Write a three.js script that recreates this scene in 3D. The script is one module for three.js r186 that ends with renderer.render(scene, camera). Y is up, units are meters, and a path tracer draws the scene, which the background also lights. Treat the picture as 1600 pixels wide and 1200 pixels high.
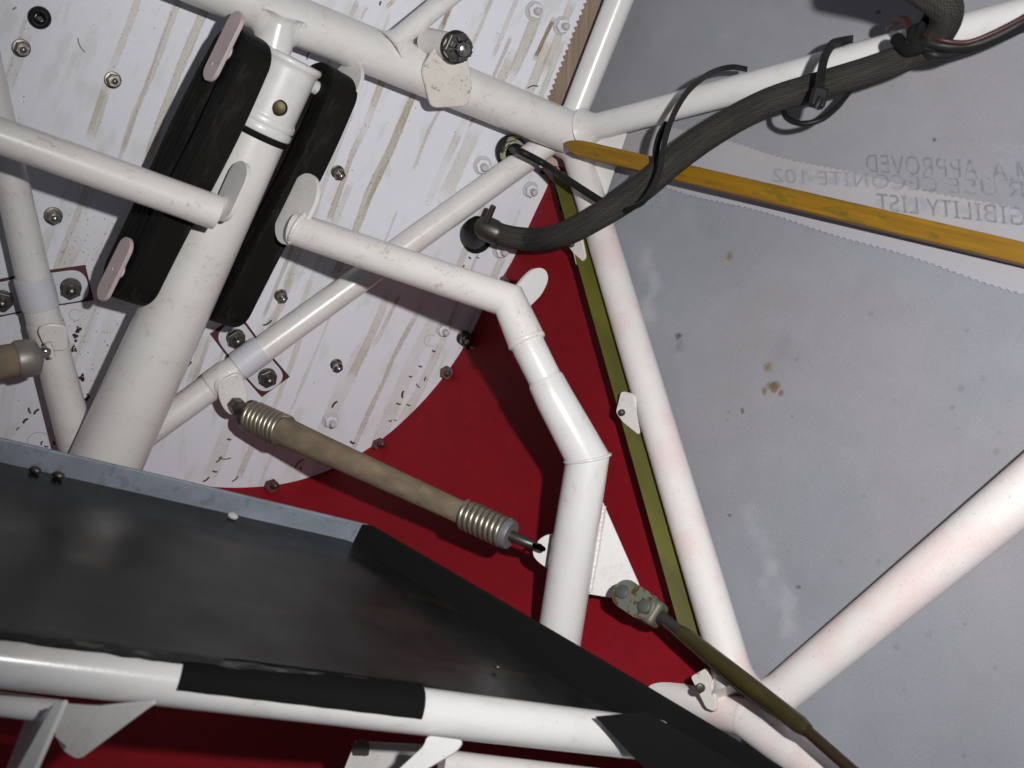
import * as THREE from 'three';
import { mergeGeometries, toCreasedNormals } from 'three/addons/utils/BufferGeometryUtils.js';
import { RoundedBoxGeometry } from 'three/addons/geometries/RoundedBoxGeometry.js';

/* ---------------------------------------------------------------- camera, light, exposure */
const FOV = 38, FPX = 600 / Math.tan((FOV / 2) * Math.PI / 180);       // focal length in photo pixels (1600 x 1200)
const V = (x, y, z) => new THREE.Vector3(x, y, z);
const PITCH = 11.5 * Math.PI / 180, ROLL = 24.1 * Math.PI / 180, YAW = 30 * Math.PI / 180;
const C0 = V(0, 0.62, 0.9);
const r0 = V(1, 0, 0), u0 = V(0, Math.cos(PITCH), -Math.sin(PITCH));
const FW = V(0, -Math.sin(PITCH), -Math.cos(PITCH));
const RT = r0.clone().multiplyScalar(Math.cos(ROLL)).addScaledVector(u0, Math.sin(ROLL));
const UP = r0.clone().multiplyScalar(-Math.sin(ROLL)).addScaledVector(u0, Math.cos(ROLL));

const scene = new THREE.Scene();
scene.background = new THREE.Color().setRGB(0.062, 0.066, 0.078);        // dim hangar round the open cockpit
const camera = new THREE.PerspectiveCamera(FOV, 4 / 3, 0.02, 20);
camera.position.copy(C0);
camera.focus = 0.78; camera.userData.fStop = 15;
camera.quaternion.setFromRotationMatrix(new THREE.Matrix4().makeBasis(RT, UP, FW.clone().negate()));
const renderer = new THREE.WebGLRenderer({ antialias: true });
renderer.setSize(1024, 768);
renderer.toneMapping = THREE.LinearToneMapping;
renderer.toneMappingExposure = 1;
renderer.shadowMap.enabled = true;

// the camera's own flash, up and to the right of the lens
const FLASH = C0.clone().addScaledVector(RT, 0.1).addScaledVector(UP, 0.052).addScaledVector(FW, 0.01);
const flash = new THREE.SpotLight(new THREE.Color(1, 0.985, 0.97), 1.58, 0, 46 * Math.PI / 180, 1, 2);
flash.position.copy(FLASH); flash.castShadow = true; flash.shadow.radius = 0.4;
flash.target.position.copy(FLASH).add(FW); scene.add(flash.target);
flash.shadow.mapSize.set(2048, 2048); flash.shadow.camera.near = 0.05; flash.shadow.camera.far = 3;
scene.add(flash);

/* ---------------------------------------------------------------- helpers */
let seed = 12345;
const rnd = () => { seed = (seed * 1664525 + 1013904223) >>> 0; return seed / 4294967296; };
const rr = (a, b) => a + (b - a) * rnd();
const dirPx = (x, y) => FW.clone().addScaledVector(RT, (x - 800) / FPX).addScaledVector(UP, -(y - 600) / FPX);
const P = (x, y, d) => C0.clone().addScaledVector(dirPx(x, y), d);
function Plane(o, n) {
  n = n.clone().normalize();
  return { o, n, at(x, y, off = 0) {
    const d = dirPx(x, y), t = (o.clone().addScaledVector(n, off).sub(C0).dot(n)) / d.dot(n);
    return C0.clone().addScaledVector(d, t);
  } };
}
const depthOf = (p) => p.clone().sub(C0).dot(FW);
const WALL = Plane(P(650, 450, 0.85), V(Math.sin(YAW), 0, Math.cos(YAW)));
const W = (x, y, off = 0) => WALL.at(x, y, off);
const wx = V(Math.cos(YAW), 0, -Math.sin(YAW)), wy = V(0, 1, 0);
const RP = (p, w) => w / 2 * depthOf(p) / FPX;                            // radius of a round thing that is w photo pixels wide at p
const WO = W(650, 450);
const wuv = (p) => { const q = p.clone().sub(WO); return [q.dot(wx), q.dot(wy)]; };

const names = {};
const numbered = (n) => { const k = names[n] = (names[n] ?? -1) + 1; return k ? n + '_' + String(k).padStart(3, '0') : n; };
function mesh(name, g, m, parent) {
  const o = new THREE.Mesh(Array.isArray(g) ? mergeGeometries(g.map((q) => (q.index ? q.toNonIndexed() : q))) : g, m);
  o.castShadow = o.receiveShadow = true;
  if (parent) { o.name = name; parent.add(o); } else { o.name = numbered(name); scene.add(o); }
  return o;
}
function tag(o, label, category, group) { o.userData = { ...o.userData, label, category }; if (group) o.userData.group = group; return o; }
function struct(o) { o.userData.kind = 'structure'; return o; }
function thing(name, label, category, group) { const g = new THREE.Group(); g.name = numbered(name); scene.add(g); return tag(g, label, category, group); }

// mitred sweep of a round section along a polyline; uv in metres
function sweep(pts, rad, seg = 32, caps = true, closed = false) {
  const n = pts.length, R = (i) => (Array.isArray(rad) ? rad[i] : rad);
  const pos = [], uv = [], idx = [];
  let d = pts[1].clone().sub(pts[0]).normalize();
  let u = Math.abs(d.y) < 0.9 ? V(0, 1, 0) : V(1, 0, 0);
  u.addScaledVector(d, -u.dot(d)).normalize();
  let v = d.clone().cross(u), len = 0;
  for (let i = 0; i < n; i++) {
    let dn = d;
    if (i < n - 1 && i > 0) dn = pts[i + 1].clone().sub(pts[i]).normalize();
    const b = d.clone().add(dn).normalize();
    if (i) len += pts[i].distanceTo(pts[i - 1]);
    for (let k = 0; k <= seg; k++) {
      const a = k / seg * Math.PI * 2;
      const o = u.clone().multiplyScalar(Math.cos(a)).addScaledVector(v, Math.sin(a)).multiplyScalar(R(i));
      o.addScaledVector(d, -o.dot(b) / Math.max(0.3, d.dot(b)));
      pos.push(pts[i].x + o.x, pts[i].y + o.y, pts[i].z + o.z);
      uv.push(k / seg * 2 * Math.PI * 0.012, len);
    }
    if (dn !== d) { const q = new THREE.Quaternion().setFromUnitVectors(d, dn); u.applyQuaternion(q); v.applyQuaternion(q); d = dn; }
    if (i) for (let k = 0; k < seg; k++) {
      const a = (i - 1) * (seg + 1) + k, c = i * (seg + 1) + k;
      idx.push(a, a + 1, c, a + 1, c + 1, c);
    }
  }
  let g = new THREE.BufferGeometry();
  g.setAttribute('position', new THREE.Float32BufferAttribute(pos, 3));
  g.setAttribute('uv', new THREE.Float32BufferAttribute(uv, 2));
  g.setIndex(idx); g.computeVertexNormals();
  const nm = g.attributes.normal;                                        // close the seam
  for (let i = 0; i < n; i++) {
    const a = i * (seg + 1), c = a + seg, q = V(nm.getX(a) + nm.getX(c), nm.getY(a) + nm.getY(c), nm.getZ(a) + nm.getZ(c)).normalize();
    nm.setXYZ(a, q.x, q.y, q.z); nm.setXYZ(c, q.x, q.y, q.z);
  }
  g = g.toNonIndexed();
  if (caps) {
    const parts = [g];
    for (const [i, s] of [[0, 1], [n - 1, -1]]) {
      const cp = [], cu = [];
      for (let k = 0; k < seg; k++) {
        const a = (i * (seg + 1) + k) * 3, c = a + 3;
        const t = [[pts[i].x, pts[i].y, pts[i].z], pos.slice(c, c + 3), pos.slice(a, a + 3)];
        if (s < 0) t.reverse();
        cp.push(...t[0], ...t[1], ...t[2]); cu.push(0, 0, 0.01, 0, 0, 0.01);
      }
      const cg = new THREE.BufferGeometry();
      cg.setAttribute('position', new THREE.Float32BufferAttribute(cp, 3));
      cg.setAttribute('uv', new THREE.Float32BufferAttribute(cu, 2));
      cg.computeVertexNormals(); parts.push(cg);
    }
    g = mergeGeometries(parts);
  }
  return g;
}
// a straight tube whose ends can flare into a weld fillet
function tube(a, b, r, { fa = 0, fb = 0, rb = r, seg = 36, caps = true } = {}) {
  const L = a.distanceTo(b), ts = [];
  const fl = 0.014;
  if (fa) for (const q of [0, 0.15, 0.35, 0.6, 0.85, 1]) ts.push(q * fl / L); else ts.push(0);
  for (const q of [0.25, 0.5, 0.75]) ts.push(q);
  if (fb) for (const q of [1, 0.85, 0.6, 0.35, 0.15, 0]) ts.push(1 - q * fl / L); else ts.push(1);
  const pts = ts.map((t) => a.clone().lerp(b, t));
  const rad = ts.map((t) => {
    let R = r + (rb - r) * t;
    if (fa && t * L < fl) R += fa * Math.pow(1 - t * L / fl, 2);
    if (fb && (1 - t) * L < fl) R += fb * Math.pow(1 - (1 - t) * L / fl, 2);
    return R;
  });
  return sweep(pts, rad, seg, caps);
}
// painted weld fillet where a stub (origin o, direction d, radius r) leaves a tube (point a, direction ad, radius R)
function fillet(a, ad, R, o, d, r, f, seg = 48) {
  ad = ad.clone().normalize(); d = d.clone().normalize();
  const u = ad.clone().addScaledVector(d, -ad.dot(d)).normalize(), v = d.clone().cross(u), pos = [], idx = [], K = 8;
  const dist = (p) => { const e = p.clone().sub(a); return e.addScaledVector(ad, -e.dot(ad)).length(); };
  for (let i = 0; i <= seg; i++) {
    const an = i / seg * Math.PI * 2, e = u.clone().multiplyScalar(Math.cos(an)).addScaledVector(v, Math.sin(an));
    for (let k = 0; k <= K; k++) {
      const th = k / K * Math.PI / 2; let rho = r + f * (1 - Math.sin(th));
      const side = Math.abs(Math.sin(an)); if (side * rho > R * 0.96) rho = R * 0.96 / side;
      let lo = 0, hi = 0.08; const q = (t) => o.clone().addScaledVector(e, rho).addScaledVector(d, t);
      for (let j = 0; j < 26; j++) { const m = (lo + hi) / 2; dist(q(m)) < R ? lo = m : hi = m; }
      const p = q(lo + f * (1 - Math.cos(th)) - 0.0003); pos.push(p.x, p.y, p.z);
    }
  }
  for (let i = 0; i < seg; i++) for (let k = 0; k < K; k++) { const p = i * (K + 1) + k, c = p + K + 1; idx.push(p, c, p + 1, p + 1, c, c + 1); }
  const g = new THREE.BufferGeometry(); g.setAttribute('position', new THREE.Float32BufferAttribute(pos, 3));
  g.setAttribute('uv', new THREE.Float32BufferAttribute(pos.flatMap((q, i) => (i % 3 ? [] : [Math.floor(i / 3 / (K + 1)) / seg * 0.0754, (i / 3) % (K + 1) * 0.001])), 2));
  g.setIndex(idx); g.computeVertexNormals(); return g;
}
const curve = (pts, n = 60, tension = 0.5) => new THREE.CatmullRomCurve3(pts, false, 'centripetal', tension).getPoints(n);
// flat plate from coplanar world points: front face through the points, thickness away from the viewer
function plate(pts, th, { bevel = 0.0004, round = 0, holes = [] } = {}) {
  const o = pts[0].clone();
  const n = V(0, 0, 0);
  for (let i = 1; i < pts.length - 1; i++) n.add(pts[i].clone().sub(o).cross(pts[i + 1].clone().sub(o)));
  n.normalize(); if (n.dot(C0.clone().sub(o)) < 0) n.negate();
  const x = pts[1].clone().sub(o); x.addScaledVector(n, -x.dot(n)).normalize();
  const y = n.clone().cross(x);
  const q = pts.map((p) => { const e = p.clone().sub(o); return new THREE.Vector2(e.dot(x), e.dot(y)); });
  const s = new THREE.Shape(), N = q.length;
  q.forEach((c, i) => {
    const rd = Array.isArray(round) ? round[i] : round;
    if (!rd) { i ? s.lineTo(c.x, c.y) : s.moveTo(c.x, c.y); return; }
    const a = q[(i + N - 1) % N], b = q[(i + 1) % N];
    const p1 = c.clone().add(a.clone().sub(c).setLength(Math.min(rd, a.distanceTo(c) * 0.49)));
    const p2 = c.clone().add(b.clone().sub(c).setLength(Math.min(rd, b.distanceTo(c) * 0.49)));
    i ? s.lineTo(p1.x, p1.y) : s.moveTo(p1.x, p1.y);
    s.quadraticCurveTo(c.x, c.y, p2.x, p2.y);
  });
  s.closePath();
  for (const [hp, hr] of holes) { const e = hp.clone().sub(o); const h = new THREE.Path(); h.absarc(e.dot(x), e.dot(y), hr, 0, 7, true); s.holes.push(h); }
  const g = new THREE.ExtrudeGeometry(s, { depth: th - 2 * bevel, bevelEnabled: bevel > 0, bevelSize: bevel, bevelThickness: bevel, bevelSegments: 2, curveSegments: 12 });
  g.translate(0, 0, -th + bevel);
  g.applyMatrix4(new THREE.Matrix4().makeBasis(x, y, n).setPosition(o));
  return g;
}
// oval (racetrack) plate: centre, unit long axis, unit short axis, lengths
function ovalPlate(c, ax, ay, L, Wd, th, hole = 0, holeAt = 0.33) {
  const s = new THREE.Shape(), r = Wd / 2, h = L / 2 - r;
  s.absarc(h, 0, r, -Math.PI / 2, Math.PI / 2); s.absarc(-h, 0, r, Math.PI / 2, Math.PI * 1.5); s.closePath();
  if (hole) { const p = new THREE.Path(); p.absarc(h * 2 * holeAt, 0, hole, 0, 7, true); s.holes.push(p); }
  const g = new THREE.ExtrudeGeometry(s, { depth: th, bevelEnabled: true, bevelSize: 0.0004, bevelThickness: 0.0004, bevelSegments: 2, curveSegments: 16 });
  const az = ax.clone().cross(ay);
  g.applyMatrix4(new THREE.Matrix4().makeBasis(ax, ay, az).setPosition(c));
  return g;
}
function along(g, p, dir, xdir) {           // geometry built along +y, placed at p pointing along dir
  const d = dir.clone().normalize();
  const m = new THREE.Matrix4();
  if (xdir) { const z = xdir.clone().cross(d).normalize(), x = d.clone().cross(z); m.makeBasis(x, d, z); }
  else m.makeRotationFromQuaternion(new THREE.Quaternion().setFromUnitVectors(V(0, 1, 0), d));
  return g.applyMatrix4(m.setPosition(p));
}
const lathe = (prof, seg = 36) => new THREE.LatheGeometry(prof.map(([r, y]) => new THREE.Vector2(r, y)), seg);
const cyl = (r, h, seg = 24, c = 0.0005) => lathe([[0, 0], [r - c, 0], [r, c], [r, h - c], [r - c, h], [0, h]], seg);
function hexNut(r, h) { const s = new THREE.Shape(); for (let i = 0; i < 6; i++) s[i ? 'lineTo' : 'moveTo'](r * Math.cos(i * Math.PI / 3), r * Math.sin(i * Math.PI / 3)); s.closePath();
  return new THREE.ExtrudeGeometry(s, { depth: h - 0.001, bevelEnabled: true, bevelSize: 0.0005, bevelThickness: 0.0005, bevelSegments: 2 }).translate(0, 0, 0.0005).rotateX(-Math.PI / 2); }

/* ---------------------------------------------------------------- textures */
const NG = 256, NT = new Float32Array(NG * NG); for (let i = 0; i < NT.length; i++) NT[i] = rnd();
function noise(x, y) { const xi = Math.floor(x), yi = Math.floor(y); let fx = x - xi, fy = y - yi; fx = fx * fx * (3 - 2 * fx); fy = fy * fy * (3 - 2 * fy);
  const g = (a, b) => NT[((b & 255) << 8) | (a & 255)];
  return (g(xi, yi) * (1 - fx) + g(xi + 1, yi) * fx) * (1 - fy) + (g(xi, yi + 1) * (1 - fx) + g(xi + 1, yi + 1) * fx) * fy; }
function fbm(x, y, o = 4) { let s = 0, a = 0.5, t = 0; for (let i = 0; i < o; i++) { s += a * noise(x, y); t += a; x = x * 2.03 + 17.3; y = y * 2.03 + 5.7; a *= 0.5; } return s / t; }
const sm = (a, b, x) => { const t = Math.min(1, Math.max(0, (x - a) / (b - a))); return t * t * (3 - 2 * t); };
function canvasTex(w, h, draw, srgb = true) {
  const c = document.createElement('canvas'); c.width = w; c.height = h; const g = c.getContext('2d'); draw(g, w, h);
  const t = new THREE.CanvasTexture(c); t.wrapS = t.wrapT = THREE.RepeatWrapping; t.anisotropy = 8;
  if (srgb) t.colorSpace = THREE.SRGBColorSpace; return t;
}
function pixelTex(w, h, f, srgb = true) {   // f(x, y) -> [r, g, b] 0..255
  return canvasTex(w, h, (g) => { const im = g.createImageData(w, h); let k = 0;
    for (let y = 0; y < h; y++) for (let x = 0; x < w; x++) { const c = f(x, y); im.data[k++] = c[0]; im.data[k++] = c[1]; im.data[k++] = c[2]; im.data[k++] = 255; }
    g.putImageData(im, 0, 0); }, srgb);
}
function rep(t, sizeU, sizeV = sizeU) { const q = t.clone(); q.repeat.set(1 / sizeU, 1 / sizeV); q.needsUpdate = true; return q; }
const std = (o) => new THREE.MeshStandardMaterial(o);
const phys = (o) => new THREE.MeshPhysicalMaterial(o);
const lin = (r, g, b) => new THREE.Color().setRGB(r, g, b);

// white enamel on steel: slight orange-peel, grime specks, a few brown scrapes
function enamelMap(tint, dirt, scrapes, k) {
  return canvasTex(512, 1024, (g, w, h) => {
    const im = g.createImageData(w, h); let q = 0;
    for (let y = 0; y < h; y++) for (let x = 0; x < w; x++) {
      const n = fbm(x / 60 + k * 31, y / 90 + k, 4), m = fbm(x / 14 + 50, y / 14 + k * 9, 3);
      let d = 1 - 0.016 * sm(0.45, 0.75, n) - dirt * sm(0.6, 0.8, m) * sm(0.42, 0.7, n) - 0.02 * (rnd() - 0.5);
      im.data[q++] = tint[0] * d; im.data[q++] = tint[1] * (d - 0.006 * sm(0.5, 0.8, n)); im.data[q++] = tint[2] * (d - 0.014 * sm(0.5, 0.8, n)); im.data[q++] = 255;
    }
    g.putImageData(im, 0, 0);
    for (let i = 0; i < 60 * scrapes; i++) { g.fillStyle = `rgba(${60 + rr(0, 60)},${45 + rr(0, 30)},${30},${rr(0.25, 0.8)})`; g.beginPath(); g.ellipse(rr(0, w), rr(0, h), rr(0.6, 2), rr(0.6, 2), 0, 0, 7); g.fill(); }
    for (let i = 0; i < 9 * scrapes; i++) { let x = rr(0, w), y = rr(0, h); const L = rr(5, 26), a = rr(1.2, 1.9); g.fillStyle = `rgba(150,${110 + rr(-20, 20)},70,${rr(0.2, 0.6)})`;
      for (let j = 0; j < L; j++) { x += Math.cos(a) * 1.6 + rr(-0.6, 0.6); y += Math.sin(a) * 1.6; g.fillRect(x, y, rr(0.8, 3), rr(0.8, 2.5)); } }
  });
}
const peel = pixelTex(256, 256, (x, y) => { const n = 255 * fbm(x / 9, y / 9, 3); return [n, n, n]; }, false);
const peelT = rep(peel, 0.05);
const enamel = (tint, dirt, scr, k, rough = 0.3) => phys({ map: rep(enamelMap(tint, dirt, scr, k), 0.0754, 0.16), roughness: rough, bumpMap: peelT, bumpScale: 0.00004, clearcoat: 0.25, clearcoatRoughness: 0.15 });
const M = {};
// white enamel, grainy pink drift: red overspray and red bounce light painted in
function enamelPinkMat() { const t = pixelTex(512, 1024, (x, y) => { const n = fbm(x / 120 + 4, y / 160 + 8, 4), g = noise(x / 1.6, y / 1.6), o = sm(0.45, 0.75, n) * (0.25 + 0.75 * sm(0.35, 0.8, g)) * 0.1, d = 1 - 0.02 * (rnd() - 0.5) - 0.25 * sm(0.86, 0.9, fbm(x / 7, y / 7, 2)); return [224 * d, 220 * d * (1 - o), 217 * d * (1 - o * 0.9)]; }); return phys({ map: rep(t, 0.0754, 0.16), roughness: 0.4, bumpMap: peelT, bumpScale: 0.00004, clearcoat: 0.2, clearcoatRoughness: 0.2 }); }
M.enamel = enamel([218, 216, 213], 0.07, 0.8, 1, 0.32);
M.enamelDirty = enamel([218, 215, 211], 0.12, 1.4, 2, 0.36);
M.enamelClean = enamel([218, 217, 216], 0.05, 0.6, 3, 0.28);
M.enamelGrimy = enamel([220, 216, 209], 0.3, 3, 7, 0.45);
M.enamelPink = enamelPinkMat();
M.coolBand = std({ color: lin(0.6, 0.6, 0.645), roughness: 0.45, bumpMap: peelT, bumpScale: 0.0001 });
M.whitePaint = std({ color: lin(0.68, 0.67, 0.7), roughness: 0.4, bumpMap: peelT, bumpScale: 0.0003 });
const smudge = pixelTex(256, 256, (x, y) => { const n = fbm(x / 20, y / 20, 4); const d = 70 + 150 * n; return [d, d * 0.97, d * 0.93]; });
M.steel = std({ color: lin(0.42, 0.42, 0.42), metalness: 1, roughness: 0.28 });
M.nutSteel = std({ color: lin(0.5, 0.49, 0.46), metalness: 0.9, roughness: 0.36, map: rep(smudge, 0.02) });
M.darkSteel = std({ color: lin(0.1, 0.095, 0.085), metalness: 0.8, roughness: 0.42 });
M.black = phys({ color: lin(0.01, 0.01, 0.01), roughness: 0.5, specularIntensity: 0.5 });
M.blackMatt = phys({ color: lin(0.008, 0.008, 0.008), roughness: 0.8, specularIntensity: 0.3 });
M.brass = std({ color: lin(0.19, 0.16, 0.09), metalness: 0.8, roughness: 0.45, map: rep(smudge, 0.012) });
M.redTab = std({ color: lin(0.07, 0.01, 0.014), roughness: 0.6 });
M.olive = std({ roughness: 0.6, map: rep(pixelTex(256, 512, (x, y) => { const n = fbm(x / 40, y / 70, 4), d = 0.75 + 0.4 * n; return [84 * d, 82 * d, 18 * d]; }), 0.05, 0.2) });
M.ochre = std({ roughness: 0.55, map: rep(pixelTex(256, 1024, (x, y) => { const n = fbm(x / 18, y / 160, 4), s = sm(0.62, 0.75, fbm(x / 30 + 9, y / 50, 4)); const d = 0.82 + 0.32 * n; return [136 * d - 26 * s, 98 * d - 8 * s, 4 + 10 * s]; }), 0.03, 0.25) });
M.brownWood = std({ roughness: 0.75, map: rep(pixelTex(256, 512, (x, y) => { const n = fbm(x / 8, y / 130, 4), d = 0.8 + 0.4 * n; return [138 * d, 120 * d, 104 * d]; }), 0.06, 0.4) });

/* ---------------------------------------------------------------- the setting: red bulkhead, white firewall, grey fabric sides */
const JOINT = W(897, 205);
const SIDEC = P(1600, 392, 0.6);
const E0 = W(977, -20), G0 = W(897, 225, 0.022), G1 = P(1152, 1078, 0.625), B0 = P(1158, 1050, 0.65);
const Gat = (y) => { const t = (y - 225) / (1078 - 225), a = 1 / depthOf(G0), b = 1 / depthOf(G1); return 1 / (a + (b - a) * t); };   // depth along the corner tube
const sideNormal = (a, b, c) => { const n = b.clone().sub(a).cross(c.clone().sub(a)).normalize(); return n.dot(C0.clone().sub(a)) < 0 ? n.negate() : n; };
const SU = Plane(JOINT, sideNormal(JOINT, E0, SIDEC)), SL = Plane(JOINT, sideNormal(JOINT, B0, SIDEC));
const crease = SIDEC.clone().sub(JOINT).normalize();
for (const s of [SU, SL]) { s.x = crease.clone(); s.y = s.n.clone().cross(s.x); s.uv = (p) => { const q = p.clone().sub(JOINT); return [q.dot(s.x), q.dot(s.y)]; }; }

function planar(pts3, uvf) {                // triangulated flat sheet with uv from uvf
  const o = pts3[0], n = sideNormal(pts3[0], pts3[1], pts3[2]);
  const x = pts3[1].clone().sub(o).normalize(), y = n.clone().cross(x);
  const q = pts3.map((p) => { const e = p.clone().sub(o); return new THREE.Vector2(e.dot(x), e.dot(y)); });
  const tri = THREE.ShapeUtils.triangulateShape(THREE.ShapeUtils.isClockWise(q) ? q : q, []);
  const g = new THREE.BufferGeometry();
  g.setAttribute('position', new THREE.Float32BufferAttribute(pts3.flatMap((p) => [p.x, p.y, p.z]), 3));
  g.setAttribute('uv', new THREE.Float32BufferAttribute(pts3.flatMap(uvf), 2));
  g.setAttribute('normal', new THREE.Float32BufferAttribute(pts3.flatMap(() => [n.x, n.y, n.z]), 3));
  g.setIndex(tri.flat()); return g.toNonIndexed();
}
// red bulkhead
{
  const t = pixelTex(1024, 1024, (x, y) => { const n = fbm(x / 120, y / 120, 5), m = fbm(x / 11 + 7, y / 11, 3); let d = 0.86 + 0.2 * n + 0.08 * (m - 0.5) + 0.05 * (rnd() - 0.5);
    const sp = sm(0.80, 0.86, m) * 0.5; return [130 * d + 24 * sp, 10 * d + 14 * sp, 25 * d + 14 * sp]; });
  const mat = phys({ map: t, roughness: 0.62, specularIntensity: 0.45, bumpMap: peelT, bumpScale: 0.00006 });
  // curved belly skin: from the round lower edge of the firewall towards the cabin, ending along the corner tube
  const arc = curve([[868, 262], [858, 292], [838, 335], [800, 415], [765, 470], [737, 527], [700, 585], [650, 643], [590, 695], [520, 735], [455, 756], [400, 763], [340, 763], [260, 752], [150, 735], [0, 700], [-200, 610], [-500, 420]].map(([x, y]) => W(x - 3, y - 3, 0.0008)), 80);
  const gEnd = P(1144, 1072, 0.642), gTop = W(882, 262, 0.004), run = gEnd.clone().sub(W(737, 527));
  const N = arc.length, K = 16, pos = [], uv = [], idx = [], M0 = 26;
  let len = 0;
  for (let i = 0; i < N; i++) {
    if (i) len += arc[i].distanceTo(arc[i - 1]);
    const end = i <= M0 ? gTop.clone().lerp(gEnd, i / M0) : arc[i].clone().add(run.clone().lerp(WN0().multiplyScalar(0.42), sm(0, 26, i - M0))).add(arc[M0].clone().add(run).sub(arc[M0]).sub(run));
    for (let k = 0; k <= K; k++) { const p = arc[i].clone().lerp(end, k / K); pos.push(p.x, p.y, p.z); uv.push(len / 0.6, arc[i].distanceTo(p) / 0.6); }
  }
  function WN0() { return WALL.n.clone().multiplyScalar(0.92).add(V(0, -0.38, 0)).normalize(); }
  for (let i = 0; i < N - 1; i++) for (let k = 0; k < K; k++) { const a = i * (K + 1) + k, c = a + K + 1; idx.push(a, c, a + 1, a + 1, c, c + 1); }
  const g = new THREE.BufferGeometry(); g.setAttribute('position', new THREE.Float32BufferAttribute(pos, 3)); g.setAttribute('uv', new THREE.Float32BufferAttribute(uv, 2)); g.setIndex(idx); g.computeVertexNormals();
  const o = mesh('belly_skin', g, mat); struct(o); tag(o, 'dark red painted belly skin behind the bent tube and below the white firewall', 'belly skin');
}
{
  const pts = [[760, -540], [1157, -540], [977, -20], [899, 205], [905, 300], [897, 345], [880, 330], [868, 300], [840, 280], [760, 230]].map(([x, y]) => W(x, y, -0.004));
  const o = mesh('bulkhead_wall', planar(pts, wuv), std({ color: lin(0.5, 0.34, 0.28), roughness: 0.7 })); struct(o); tag(o, 'peach coloured bulkhead cloth showing behind the tube joint', 'bulkhead');
  const tear = mesh('torn_edge', sweep(curve([W(846, 266, 0.004), W(862, 276, 0.006), P(871, 294, 0.835), P(876, 316, 0.832), P(882, 332, 0.828), P(893, 340, 0.822)], 40), curve([W(0, 0), W(1, 1)], 40).map((_, i) => 0.0022 + 0.0012 * Math.sin(i * 1.3) * Math.sin(i * 0.37)), 8), std({ color: lin(0.02, 0.016, 0.006), roughness: 0.9 }));
  tag(tear, 'dark ragged sealant bead where the brace meets the corner tube', 'sealant');
  const cl = mesh('torn_cloth', plate([[846, 262], [872, 262], [896, 300], [912, 352], [898, 346], [884, 328], [876, 296]].map(([x, y]) => P(x, y, 0.838 - (y - 262) * 0.00018)), 0.001), std({ color: lin(0.52, 0.36, 0.3), roughness: 0.75 }));
  tag(cl, 'peach coloured torn cloth scrap left of the corner tube under the joint', 'cloth');
}
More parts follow.
